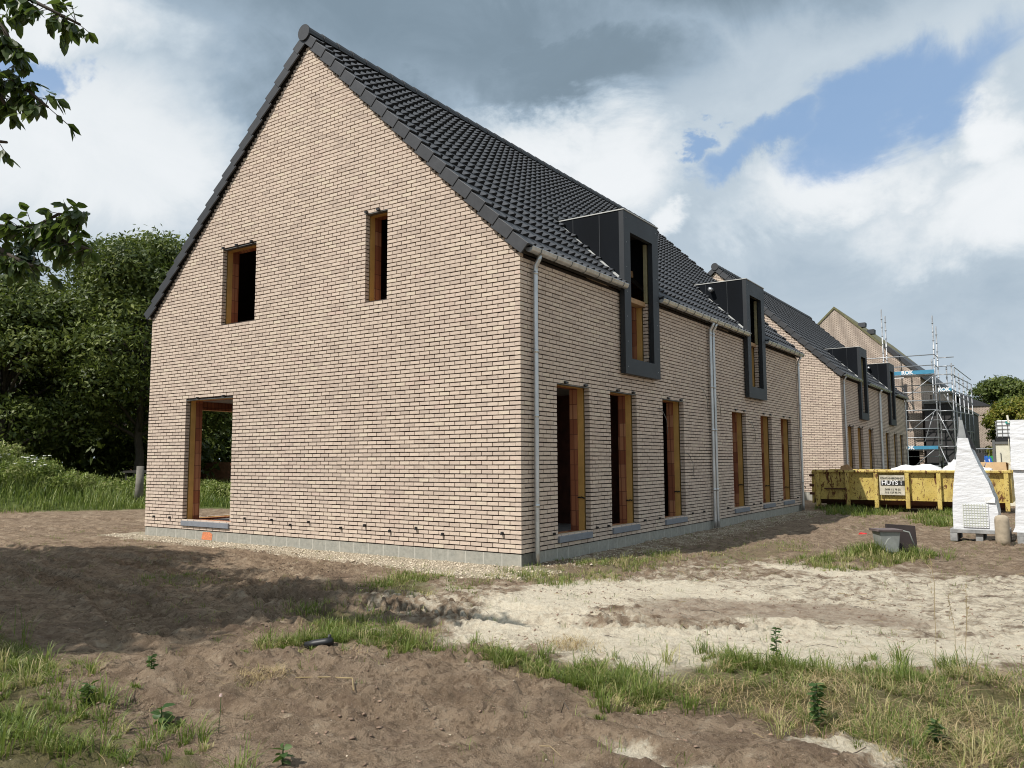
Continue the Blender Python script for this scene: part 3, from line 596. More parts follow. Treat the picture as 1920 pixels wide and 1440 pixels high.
    for a, b_, xe in ((0.0, 3.16, .06), (3.16, 4.64, XL), (4.64, 9.94, .06), (9.94, 11.38, XL), (11.38, L_, .06)):
        mb.hexa([(-W_ / 2, a, zt(-W_ / 2) - .13), (xe, a, zt(xe) - .13), (xe, b_, zt(xe) - .13), (-W_ / 2, b_, zt(-W_ / 2) - .13), (-W_ / 2, a, zt(-W_ / 2)), (xe, a, zt(xe)), (xe, b_, zt(xe)), (-W_ / 2, b_, zt(-W_ / 2))])
    xw = -W_ - .06; mb.hexa([(xw, 0, zt(xw) - .13), (-W_ / 2, 0, zt(-W_ / 2) - .13), (-W_ / 2, L_, zt(-W_ / 2) - .13), (xw, L_, zt(xw) - .13), (xw, 0, zt(xw)), (-W_ / 2, 0, zt(-W_ / 2)), (-W_ / 2, L_, zt(-W_ / 2)), (xw, L_, zt(xw))])
    roof = mb.build('roof', 'deck', root, UPL)
    house_tiles(L_, [(a, b_, XL) for a, b_ in dorm], 1, 5).build('roof_tiles', ['tile', 'tileshade'], roof)
    house_tiles(L_, [], -1, 6).build('roof_tiles', ['tile', 'tileshade'], roof)
    # verge tiles, both gables
    for yv, sgn in ((0, -1), (L_, 1)):
        mb = MB(); ct, sn = math.cos(th), math.sin(th)
        for sd in (1, -1):
            for k in range(19):
                s0, s1 = k * .355 + .02, (k + 1) * .355 + .045; n0, n1 = .012, .052; xr = -W_ / 2; zr = APX + .22; r = random.random()
                def P(s, n, y): return (xr + sd * (s * ct + n * sn), y, zr - s * sn + n * ct)
                y0, y1 = yv + sgn * .075, yv - sgn * .10; hgt = .185
                o0 = .0; o1 = .012 * sgn
                mb.hexa([P(s0, n0 - hgt, y0 + o0), P(s1, n1 - hgt, y0 + o1), P(s1, n1 - hgt, y0 + o1 - sgn * .03), P(s0, n0 - hgt, y0 + o0 - sgn * .03), P(s0, n0, y0 + o0), P(s1, n1, y0 + o1), P(s1, n1, y0 + o1 - sgn * .03), P(s0, n0, y0 + o0 - sgn * .03)], 0, r)
                mb.hexa([P(s0, n0 - .028, y0 + o0 - sgn * .032), P(s1, n1 - .028, y0 + o1 - sgn * .032), P(s1, n1 - .028, y1), P(s0, n0 - .028, y1), P(s0, n0 + .001, y0 + o0 - sgn * .032), P(s1, n1 + .001, y0 + o1 - sgn * .032), P(s1, n1 + .001, y1), P(s0, n0 + .001, y1)], 0, r)
        mb.build('verge_tiles', 'verge', roof, bevel=.005)
    mb = MB(); y = -.09; zr = APX + .19; k = 0
    while y < L_ + .05:
        r = random.random(); segs = 9; y1 = y + .40
        K = len(mb.v)
        for yy, rr in ((y, .145), (y1, .128)):
            for q in range(segs): a = math.pi * (-.08 + 1.16 * q / (segs - 1)); mb.v.append((-W_ / 2 + math.cos(a) * rr, yy, zr + math.sin(a) * rr * 1.0))
        for q in range(segs - 1): mb.f.append((K + q, K + q + 1, K + segs + q + 1, K + segs + q)); mb.m.append(0); mb.r.append(r)
        mb.f.append(tuple(K + q for q in reversed(range(segs)))); mb.m.append(0); mb.r.append(r)
        mb.f.append(tuple(K + segs + q for q in range(segs))); mb.m.append(0); mb.r.append(r); y += .37
    mb.build('ridge_tiles', 'verge', roof)
    mb = MB(); mb.tube([(-W_ / 2, -.11, zr + .01), (-W_ / 2, -.085, zr + .01)], .15, 20); mb.build('ridge_end_cap', 'verge', roof)
    # gutters east: three runs, brackets under each
    def gutter(y0, y1, gx=.155, gz=H_ + .055, sx=1):
        mb = MB(); seg = 12; rr = .064
        ring = [(math.cos(math.pi + math.pi * q / seg) * rr, math.sin(math.pi + math.pi * q / seg) * rr) for q in range(seg + 1)]
        prof = [(ring[0][0] - .004, .012)] + ring + [(rr + .006, .006), (rr + .012, .018), (rr, .022), (rr - .008, .01)] + [(a * .95, b_ * .95) for a, b_ in reversed(ring)]
        K = len(mb.v); n = len(prof)
        for yy in (y0, y1):
            for a, b_ in prof: mb.v.append((gx + sx * a, yy, gz + b_))
        for i in range(n - 1): mb.f.append((K + i, K + i + 1, K + n + i + 1, K + n + i)); mb.m.append(0); mb.r.append(.5)
        for off, rev in ((0, 0), (1, 1)):
            yy = (y0, y1)[off]; pts = [(gx + sx * a, yy, gz + b_) for a, b_ in ring]; mb.quad(pts if not rev else pts[::-1])
        g = mb.build('gutter', 'zinc', root, UPL, smooth=True)
        y = y0 + .25
        while y < y1 - .05:
            b2 = MB(); pts = [(gx + sx * a * 1.06, y, gz + b_ * 1.06) for a, b_ in ring] + [(gx + sx * (rr + .015), y, gz + .02)]
            b2.tube(pts, .007, 5); b2.build('gutter_bracket', 'zincdark', g, smooth=True); y += .45
    gutter(.0, 3.14); gutter(4.66, 9.92); gutter(11.40, L_); gutter(.0, L_, -W_ - .155, sx=-1)
    def pipe(y, ztop=H_ - .03, shoe=True):
        mb = MB(); mb.tube([(.15, y, ztop + .05), (.13, y, ztop - .03), (.072, y, ztop - .12), (.066, y, ztop - .2), (.066, y, -.14 if not shoe else .0), (.066, y, -.15)], .037, 14)
        d = mb.build('downpipe', 'zinc', root, UPL, smooth=True)
        for z in (ztop - .25, 2.9, 1.95, .65):
            m2 = MB(); m2.tube([(.066, y, z), (.066, y, z + .05)], .042, 14); m2.tube([(0, y, z + .02), (.066, y, z + .02)], .008, 6); m2.build('pipe_collar', 'zinc', d, smooth=True)
    for y in (.31, 7.50, 7.68, 14.74): pipe(y)
    # dormers
    for di, (a, b_) in enumerate(dorm):
        z0, z1, xf = 2.85, 5.8, .125; oa, ob, oz0, oz1 = a + .26, b_ - .27, 3.13, 5.44
        mb = MB(); mb.box(.03, a, z0, xf, oa, z1); mb.box(.03, ob, z0, xf, b_, z1); mb.box(.03, oa, z0, xf, ob, oz0); mb.box(.03, oa, oz1, xf, ob, z1)
        d = mb.build('dormer', 'anthra', root, UPL)
        xt = -1.28
        for ys, yn in ((a, a + .05), (b_ - .05, b_)):
            mb = MB(); pts = [(.03, H_ + .02), (.03, z1), (xt, z1)]; zl = 5.72
            lo = [(.028, ys + .001, H_ + .12), (.028, ys + .001, z1 - .001), (xt, ys + .001, z1 - .001)]; hi = [(p[0], yn - .001, p[2]) for p in lo]
            mb.quad(lo); mb.quad(hi[::-1])
            for i in range(3): mb.quad([lo[i], hi[i], hi[(i + 1) % 3], lo[(i + 1) % 3]])
            mb.build('dormer_cheek', 'cheek', d)
            mb = MB(); n = 8; yy = ys - .004 if ys == a else yn + .004
            for i in range(n):
                f0, f1 = i / n, (i + 1) / n; q0 = (.03 + (xt - .03) * f0, H_ + .2 + (z1 - H_ - .2) * f0); q1 = (.03 + (xt - .03) * f1, H_ + .2 + (z1 - H_ - .2) * f1)
                y_a, y_b = (yy - .05, yy) if ys == a else (yy, yy + .05)
                mb.hexa([(q0[0], y_a, q0[1] - .01), (q0[0], y_b, q0[1] - .01), (q1[0], y_b, q1[1] - .01), (q1[0], y_a, q1[1] - .01), (q0[0], y_a, q0[1] + .022), (q0[0], y_b, q0[1] + .05), (q1[0], y_b, q1[1] + .05), (q1[0], y_a, q1[1] + .018)])
            mb.build('step_flashing', 'flash', d)
        mb = MB()
        for zz_ in [z0 + .12 + .45 * i for i in range(7)]:
            for ys_ in (a + .10, b_ - .10): mb.box(xf + .0005, ys_ - .008, zz_, xf + .003, ys_ + .008, zz_ + .016)
        mb.build('cladding_screws', 'greymetal', d)
        for q_ in (.30, .72):
            xs_ = .03 + (xt - .03) * q_; zlow = H_ + .14 + (.03 - xs_) * TA; mb = MB(); mb.box(xs_ - .006, a - .003, zlow + .1, xs_ + .006, a + .0005, z1 - .004); mb.build('cheek_seam', 'anthra', d)
        mb = MB(); mb.box(xt - .12, a - .012, z1 + .002, xf + .012, b_ + .012, z1 + .020); mb.build('dormer_top', 'flash', d)
        mb = MB(); mb.box(xt, a + .06, z1 - .16, .0, b_ - .06, z1 - .005); mb.build('dormer_ceiling', 'deck', d)
        mb = MB(); mb.box(-.06, ob - .02, H_ - .05, .0, ob + .05, oz1, j=.004); mb.build('timber_post', 'timberg', d)
        mb = MB(); mb.box(-.06, oa - .05, H_ - .05, .0, oa + .015, oz1); mb.build('timber_post', 'timber', d)
        mb = MB(); mb.box(-.40, oa - .1, 4.86, -.33, ob + .1, 4.98); mb.build('timber_beam', 'timber', d)
        mb = MB(); mb.hexa([(-.9, oa + .1, 4.8), (-.35, ob, 4.15), (-.35, ob, 4.27), (-.9, oa + .1, 4.95), (-.9, oa + .18, 4.8), (-.3, ob + .08, 4.15), (-.3, ob + .08, 4.27), (-.9, oa + .18, 4.95)]); mb.build('timber_brace', 'timber', d)
        mb = MB(); mb.box(-.22, oa - .02, H_ - .12, -.04, ob + .02, H_ - .03); mb.build('wall_plate', 'timber', d)
        if di == 1:
            mb = MB(); mb.tube([(-.75, a, 5.62), (-.75, a - .16, 5.62)], .055, 14); mb.build('vent_stub', 'zinc', d, smooth=True)
    return root
house = make_house()
h2 = copy_tree(house); h2.location = (-.33, 22.05, -GBZ + .08)
h2['label'] = 'second pale brick house, its ground floor partly hidden by the yellow skip'

# ------------------------------------------------------------------ unfinished taller house behind with scaffold
mt, t, b = newmat('brick_far'); co = t.new('ShaderNodeTexCoord').outputs['Object']; sp = t.new('ShaderNodeSeparateXYZ', ins={0: co})
vv = t.new('ShaderNodeCombineXYZ', ins={0: t.math('ADD', sp.outputs[0], sp.outputs[1]), 1: sp.outputs[2]}).outputs[0]
bt = t.new('ShaderNodeTexBrick', ins={'Vector': vv, 'Color1': (0.50, 0.40, 0.325, 1), 'Color2': (0.60, 0.49, 0.395, 1), 'Mortar': (0.13, 0.10, 0.08, 1), 'Scale': 1.0, 'Mortar Size': 0.006, 'Brick Width': 0.202, 'Row Height': 0.066, 'Bias': 0.0})
bt.inputs['Mortar Size'].default_value = 0.010; bt.inputs['Mortar Smooth'].default_value = 0.1
n = t.noise(co, 0.7, 4); c = t.mix(t.math('MULTIPLY', t.smooth(n, 0.5, 0.7), 0.3), bt.outputs[0], (0.34, 0.27, 0.19))
t.l.new(c, b.inputs['Base Color']); b.inputs['Roughness'].default_value = 0.92
bp = t.new('ShaderNodeBump', ins={'Strength': 1.0, 'Distance': 0.01, 'Height': t.math('SUBTRACT', 1.0, bt.outputs[1])}); t.l.new(bp.outputs[0], b.inputs['Normal']); M['brickfar'] = mt
Y3 = 44.0; gx3 = gh(-.4, Y3)
h3 = empty('unfinished_house', (-.4, Y3, -.18), 'tall unfinished brick house behind the scaffold, roof underlay still bare near its peak', 'house')
def gable_prism(mb, x0, x1, y0, y1, zb, ze, za, ops=(), xa=None):
    xa = (x0 + x1) / 2 if xa is None else xa
    top = lambda x: ze + (za - ze) * (1 - (abs(x - xa) / ((xa - x0) if x < xa else (x1 - xa)) if x not in (xa,) else 0))
    cuts = sorted({x0, x1, xa} | {v for o in ops for v in o[:2]})
    for a, b_ in zip(cuts[:-1], cuts[1:]):
        z = zb; mid = (a + b_) / 2
        for o in [o for o in ops if o[0] <= mid <= o[1]]:
            mb.hexa([(a, y0, z), (b_, y0, z), (b_, y0 + .3, z), (a, y0 + .3, z), (a, y0, o[2]), (b_, y0, o[2]), (b_, y0 + .3, o[2]), (a, y0 + .3, o[2])]); z = o[3]
        mb.hexa([(a, y0, z), (b_, y0, z), (b_, y0 + .3, z), (a, y0 + .3, z), (a, y0, top(a)), (b_, y0, top(b_)), (b_, y0 + .3, top(b_)), (a, y0 + .3, top(a))])
mb = MB(); gable_prism(mb, -9.6, 0, 0, 22, 0, 6.5, 11.05, [(-1.25, -.05, .0, 2.1)], xa=-4.75)
mb.box(-.3, .31, 0, 0, 4, 6.5); mb.box(-.3, 5, 0, 0, 22, 6.5); mb.box(-.3, 4, 0, 0, 5, 3.0); mb.box(-.3, 4, 5.6, 0, 5, 6.5); mb.box(-9.6, .31, 0, -9.3, 22, 6.5); mb.box(-9.29, 21.7, 0, -.31, 22, 6.5)
mb.build('wall', 'brickfar', h3)
mb = MB(); mb.box(-9.2, .5, 2.6, -.4, 21.6, 2.9); mb.box(-9.2, .5, .02, -.4, 21.6, .1); mb.build('floor_slab', 'concrete', h3)
mb = MB(); za, ze, xa = 11.1, 6.5, -4.75
def rz(x): return za - (x - xa) * (za - ze) / (0 - xa) if x > xa else za - (xa - x) * (za - ze) / (xa + 9.6)
for x0, x1 in ((xa, .1), (-9.7, xa)):
    a0, a1 = rz(x0), rz(x1); mb.hexa([(x0, -.05, a0 - .02), (x1, -.05, a1 - .02), (x1, 22, a1 - .02), (x0, 22, a0 - .02), (x0, -.05, a0 + .14), (x1, -.05, a1 + .14), (x1, 22, a1 + .14), (x0, 22, a0 + .14)])
r3 = mb.build('roof', 'moss', h3)
mb = MB(); x0 = -1.9; k = 0
while x0 < .1:
    x1 = x0 + .30; a0, a1 = rz(x0) + .16, rz(x1) + .13; mb.hexa([(x0, -.12, a0 - .18), (x1, -.12, a1 - .18), (x1, 22, a1 - .05), (x0, 22, a0 - .05), (x0, -.12, a0 + .12), (x1, -.12, a1 + .16), (x1, 22, a1 + .16), (x0, 22, a0 + .12)]); x0 = x1
mb.build('roof_tiles', 'verge', r3)
for xx in (-2.9, -3.4):
    mb = MB(); mb.box(xx, .2, rz(xx) + .0, xx + .42, .7, rz(xx) + .28, j=.02); mb.build('tile_pile', 'tile', r3)
mb = MB(); mb.box(-.95, -.01, 3.2, -.75, .0, 6.0); mb.build('window', 'darkclad', h3)
ext = empty('dark_clad_building', (0.75, 43.0, -.18), 'dark clad boxy building behind the right end of the scaffold', 'building')
mb = MB(); mb.box(-.9, 0, 0, .52, 18, 4.7); mb.build('wall', 'darkclad', ext)
mb = MB(); mb.box(-.98, -.08, 4.702, .60, 18.08, 4.85); mb.build('roof', 'zincdark', ext)
for y in (3, 7, 11): mb = MB(); mb.box(.522, y, 1.0, .55, y + 1.2, 3.4); mb.build('window', 'greyframe', ext)
# brick wing still farther back
h4 = empty('brick_wing', (1.35, 63, -.18), 'brown brick wing seen past the dark clad building, before the trees', 'building')
mb = MB(); mb.box(-1.4, 0, 0, .6, 9, 5.6); mb.build('wall', 'brickfar', h4); mb = MB(); mb.hexa([(-1.5, -.1, 5.602), (.7, -.1, 5.602), (.7, 9.1, 5.602), (-1.5, 9.1, 5.602), (-1.5, -.1, 6.6), (-1.3, -.1, 6.6), (-1.3, 9.1, 6.6), (-1.5, 9.1, 6.6)]); mb.build('roof', 'verge', h4)

# text helper
def text_mesh(name, s, size, mname, parent, loc, rot, sx=1.0, extrude=.004, align='CENTER', bold=0.0):
    cu = bpy.data.curves.new(name, 'FONT'); cu.body = s; cu.size = size; cu.extrude = extrude; cu.align_x = align; cu.align_y = 'CENTER'; cu.offset = bold
    tmp = bpy.data.objects.new(name + '_tmp', cu); COL.objects.link(tmp); dg = bpy.context.evaluated_depsgraph_get()
    me = bpy.data.meshes.new_from_object(tmp.evaluated_get(dg)); bpy.data.objects.remove(tmp); bpy.data.curves.remove(cu)
    me.materials.clear(); me.materials.append(M[mname]); me.name = name
    o = bpy.data.objects.new(name, me); COL.objects.link(o); o.parent = parent; o.location = loc; o.rotation_euler = rot; o.scale = (sx, 1, 1); return o

# scaffold against the unfinished gable
sc = empty('scaffold', (.7, 42.0, -.18), 'galvanised tube scaffold with blue toe boards against the tall unfinished gable', 'scaffold')
def stube(nm, pts, r=.028, mname='galv', par=None):
    mb = MB(); mb.tube([(x - .7, y - 42.0, z + .18) for x, y, z in pts], r, 7); return mb.build(nm, mname, par or sc, smooth=True)
def standard(x, y, z1, z0=-.18):
    s = stube('standard', [(x, y, z0), (x, y, z1)], .036); z = .5
    mb = MB()
    while z < z1 - .1: mb.tube([(x - .7, y - 42, z + .18), (x - .7, y - 42, z + .21)], .062, 8); z += .5
    mb.build('rosette', 'galv', s)
    if z1 > 8: mb = MB(); mb.tube([(x - .7, y - 42, z1 - 1.72), (x - .7, y - 42, z1 - 1.5)], .04, 8); mb.build('joint_sleeve', 'white', s)
for x, y, z1 in ((.70, 41.3, 9.45), (.72, 42.6, 9.0), (-1.95, 41.3, 10.1), (-1.97, 42.6, 9.9), (-4.6, 41.3, 7.4), (.35, 43.2, 7.2)): standard(x, y, z1)
for z in (7.22, 6.62, 5.10, 4.62, 4.08, 3.02, 2.52, .92): stube('ledger', [(-4.6 if z > 6 else -1.95, 41.28, z), (.74, 41.28, z)], .030)
for z in (7.2, 6.6, 4.1, 2.1): stube('ledger', [(.72, 41.3, z), (.72, 42.6, z)]); stube('ledger', [(-1.95, 41.3, z), (-1.95, 42.6, z)])
for a, b_ in (((.65, 41.26, 6.05), (-.95, 41.26, 4.75)), ((.65, 41.26, 4.05), (-.75, 41.26, 2.85)), ((.65, 41.26, 2.0), (-.5, 41.26, .95)), ((-1.25, 42.5, 5.6), (-.55, 42.5, 4.1)), ((.4, 42.5, 4.0), (-.15, 42.5, 2.3)), ((.75, 41.3, 3.9), (1.45, 41.3, 2.1)), ((.75, 41.3, 2.0), (1.4, 41.3, .2))): stube('brace', [a, b_], .026)
for x, y, z1 in ((1.5, 41.6, 6.7), (1.1, 43.06, 6.7), (1.5, 43.06, 6.55), (1.5, 45.3, 6.45), (1.5, 47.84, 6.42), (1.5, 50.6, 6.4), (1.5, 53.5, 6.4)): standard(x, y, z1)
for z in (7.15, 6.65): stube('ledger', [(.74, 42.6, z), (1.55, 42.6, z)])
for z in (6.05, 5.55, 5.05, 4.0, 2.0): stube('ledger', [(.74, 41.3, z), (1.52, 41.3, z)]); 
for z in (6.1, 5.2, 4.0): stube('ledger', [(1.5, 41.6, z), (1.5, 43.06, z)]); stube('ledger', [(1.5, 43.06, z), (1.5, 53.5, z + .3)])
for z in (5.6, 3.55, 1.45): stube('ledger', [(-1.95, 42.58, z), (.72, 42.58, z)], .026)
for z in (3.5, 4.6, 1.0, 3.0): stube('ledger', [(.74, 42.6, z), (1.5, 43.06, z)], .026)
for z in (6.6, 5.8, 5.0, 3.0, 1.0): stube('ledger', [(1.5, 43.06, z), (1.5, 53.5, z + .1)], .026)
stube('brace', [(1.1, 42.98, .2), (1.5, 42.98, 2.6)], .024); stube('brace', [(1.5, 43.1, 2.2), (1.5, 45.3, 4.1)], .024); stube('brace', [(1.5, 41.35, 4.0), (.8, 41.35, 5.6)], .024)
def board(x0, x1, y, z0, z1, txt, tx):
    mb = MB(); mb.box(x0 - .7, y - 42, z0 + .18, x1 - .7, y - 42 + .03, z1 + .18); bd = mb.build('toe_board', 'blue', sc)
    mb = MB(); mb.box(x0 - .7, y - 42 + .031, z0 + .13, x1 - .7, y - 42 + 1.2, z0 + .17); mb.build('deck_board', 'galv', bd)
    if txt: text_mesh('board_lettering', txt, .29, 'white', bd, (tx - .7, y - 42 - .006, (z0 + z1) / 2 + .18), (R(90), 0, 0), 1.0, bold=.012)
board(-1.9, .66, 41.22, 6.14, 6.36, 'ROK', -.72); board(-1.9, .66, 41.22, 1.86, 2.05, 'ROK', -.85); board(.80, 1.48, 41.22, 5.10, 5.27, 'ROK', 1.1)
mb = MB(); mb.box(-1.9 - .7, -.78, 5.96 + .18, -.9 - .7, -.7, 6.0 + .18); mb.build('trim_plank', 'white', sc)

# ------------------------------------------------------------------ yellow skip
sk = empty('skip', (0.05, 16.05, gh(2.5, 16.1)), 'rusty yellow roll-off skip with ribbed side standing across the end of the brick house', 'skip')
SZ = -gh(2.5, 16.1); LX = 5.15
def B(x0, y0, z0, x1, y1, z1, nm, mname, par=None, bevel=.006, j=0):
    mb = MB(); mb.box(x0, y0, z0 + SZ, x1, y1, z1 + SZ, j=j); return mb.build(nm, mname, par or sk, bevel=bevel)
mb = MB(); z0, z1 = .12 + SZ, .93 + SZ
mb.hexa([(.02, .10, z0), (LX, .10, z0), (LX, .14, z0), (.02, .14, z0), (.02, .06, z1), (LX, .06, z1), (LX, .10, z1), (.02, .10, z1)])
mb.hexa([(.02, 2.26, z0), (LX, 2.26, z0), (LX, 2.3, z0), (.02, 2.3, z0), (.02, 2.3, z1), (LX, 2.3, z1), (LX, 2.34, z1), (.02, 2.34, z1)])
mb.box(LX - .04, .15, z0, LX - .0, 2.25, z1); mb.box(.03, .15, z0, LX - .05, 2.25, z0 + .04); mb.build('body', 'skip', sk)
mb = MB(); mb.hexa([(.1, .30, -.02 + SZ), (LX - .1, .30, -.02 + SZ), (LX - .1, .32, -.02 + SZ), (.1, .32, -.02 + SZ), (.1, .12, .118 + SZ), (LX - .1, .12, .118 + SZ), (LX - .1, .16, .118 + SZ), (.1, .16, .118 + SZ)]); mb.build('chassis', 'rust', sk)
for yy in (.7, 1.5): B(.2, yy, -.12, LX - .2, yy + .12, .11, 'runner', 'rust')
for xx in (.5, LX - .6): mb = MB(); mb.tube([(xx, .45, -.07 + SZ), (xx, 2.0, -.07 + SZ)], .09, 14); mb.build('roller', 'rust', sk, smooth=True)
rim = B(-.03, -.06, .93, LX + .03, .10, 1.0, 'top_rim', 'skip', bevel=.012); B(-.03, 2.22, .93, LX + .03, 2.38, 1.0, 'top_rim', 'skip'); B(LX - .05, .102, .93, LX + .06, 2.218, 1.0, 'top_rim', 'skip')
for xx in (.12, .97, 1.77, 2.60, 3.41, 4.25, 5.04):
    mb = MB(); a, b_ = xx - .055, xx + .055
    mb.hexa([(a, -.03, .10 + SZ), (b_, -.03, .10 + SZ), (b_, .085, .10 + SZ), (a, .085, .10 + SZ), (a, -.045, .928 + SZ), (b_, -.045, .928 + SZ), (b_, .055, .928 + SZ), (a, .055, .928 + SZ)])
    mb.hexa([(a, -.02, -.10 + SZ), (b_, -.02, -.10 + SZ), (b_, .12, -.06 + SZ), (a, .12, -.06 + SZ), (a, -.03, .099 + SZ), (b_, -.03, .099 + SZ), (b_, .10, .099 + SZ), (a, .10, .099 + SZ)])
    mb.build('side_rib', 'skip', sk, bevel=.006)
dr = B(-.06, .02, .0, -.01, 2.3, .95, 'tail_door', 'skip')
for z in (.25, .5, .8): B(-.12, -.03, z, .01, .05, z + .07, 'hinge', 'rust', dr)
B(.30, .02, .42, .9, .05, .46, 'grab_bar', 'rust')
sg = B(1.86, .008, .28, 2.53, .026, .86, 'sign_panel', 'signwhite', bevel=0)
B(1.90, -.004, .56, 2.53, .004, .70, 'name_band', 'signblack', sg, bevel=0)
text_mesh('sign_lettering', 'CONTAINERDIENST', .067, 'signgrey', sg, (2.19, -.0, .765 + SZ), (R(90), 0, 0), 1.02, bold=.001)
text_mesh('sign_lettering', 'HUYS', .175, 'white', sg, (2.14, -.012, .632 + SZ), (R(90), 0, 0), 1.02, bold=.003)
text_mesh('sign_lettering', 'BVBA', .05, 'white', sg, (2.445, -.012, .632 + SZ), (R(90), R(90), 0), 1.0)
text_mesh('sign_lettering', '0496 / 5 78 25', .07, 'signgrey', sg, (2.21, -.0, .445 + SZ), (R(90), 0, 0), 1.0)
text_mesh('sign_lettering', '015 / 27 40 74', .07, 'signgrey', sg, (2.21, -.0, .355 + SZ), (R(90), 0, 0), 1.0)
def lump(name, mname, x, y, z, rx, ry, rz_, label, cat, seed=1, rough=.25, group=None):
    rn = np.random.default_rng(seed); nu, nv = 28, 14; vs = []; fs = []
    for j in range(nv + 1):
        ph = math.pi * j / nv
        for i in range(nu):
            a = 2 * math.pi * i / nu; d = (math.sin(ph) * math.cos(a), math.sin(ph) * math.sin(a), math.cos(ph))
            k = 1 + rough * (float(fbm(np.array([d[0] * 2.5 + seed * 7 + d[2]]), np.array([d[1] * 2.5 + d[2] * 2]), seed, 4)[0]) - .5) * 2
            vs.append((d[0] * rx * k, d[1] * ry * k, max(-.02, d[2] * rz_ * k)))
    for j in range(nv):
        for i in range(nu): fs.append((j * nu + i, j * nu + (i + 1) % nu, (j + 1) * nu + (i + 1) % nu, (j + 1) * nu + i))
    o = fastmesh(name, np.array(vs), np.array(fs), 4, mname, smooth=True); o.location = (x, y, z); return tag(o, label, cat, group)
lump('rubbish_heap', 'sheet', 2.75, 16.9, .86, .75, .45, .27, 'crumpled white sheeting heaped in the skip, left of the pallets', 'sheeting', 3, .55)
lump('rubbish_heap', 'sheet', 3.95, 16.7, .86, .40, .35, .36, 'grey-white plastic film sticking out of the middle of the skip', 'sheeting', 5, .65)
lump('insulation_scrap', 'pink', 4.10, 16.75, .95, .16, .16, .38, 'pale pink scrap poking up beside the white pyramid stack', 'rubbish', 8, .5)
mb = MB(); mb.hexa([(4.5, 16.5, .9), (5.1, 16.5, .9), (5.1, 17.1, .9), (4.5, 17.1, .9), (4.62, 16.5, 1.22), (5.08, 16.5, 1.22), (5.12, 17.1, 1.2), (4.6, 17.1, 1.2)]); mb.quad([(4.3, 16.45, 1.0), (4.5, 16.5, 1.0), (4.62, 16.5, 1.23), (4.45, 16.47, 1.22)]); mb.quad([(5.1, 16.5, 1.22), (5.3, 16.4, 1.0), (5.3, 16.9, 1.0), (5.12, 17.0, 1.2)])
tag(mb.build('cardboard_box', 'cardboard'), 'open cardboard box lying in the right end of the skip', 'box')
lump('rubbish_heap', 'sheet', 4.55, 16.3, .86, .3, .2, .2, 'small white rag heap beside the cardboard box in the skip', 'sheeting', 11, .4)
mb = MB(); mb.hexa([(.78, 16.3, 1.0), (1.15, 16.3, 1.0), (1.15, 16.36, 1.0), (.78, 16.36, 1.0), (.80, 16.33, 1.12), (1.0, 16.33, 1.17), (1.0, 16.38, 1.17), (.80, 16.38, 1.12)]); tag(mb.build('plank_offcut', 'timber'), 'brown plank offcut sticking out of the left end of the skip', 'plank')

# ------------------------------------------------------------------ wrapped pallets at the right
def pallet(x0, x1, y0, y1, label):
    z = gh((x0 + x1) / 2, y0); p = empty('pallet', ((x0 + x1) / 2, (y0 + y1) / 2, z), label, 'pallet', 'pallets under the wrapped stacks'); cx, cy = (x0 + x1) / 2, (y0 + y1) / 2
    mb = MB(); mb.box(x0 - cx, y0 - cy, .13, x1 - cx, y1 - cy, .20); mb.build('deck', 'greypallet', p, bevel=.006)
    for i in range(2):
        mb = MB(); xx = (x0, x1 - .12)[i] - cx; mb.box(xx, y0 - cy, -.02, xx + .12, y1 - cy, .128); mb.build('bearer', 'greypallet', p, bevel=.006)
    mb = MB(); mb.box(-.06, y0 + .05 - cy, -.02, .06, y1 - cy, .128); mb.build('bearer', 'greypallet', p, bevel=.006)
    return z + .20
zt = pallet(4.56, 5.50, 7.62, 8.55, 'grey pallet carrying the white pyramid-shaped stack')
st_ = empty('wrapped_stack', (4.98, 8.05, zt), 'pyramid-shaped stack in crinkled white plastic with a grey plate on top', 'wrapped goods')
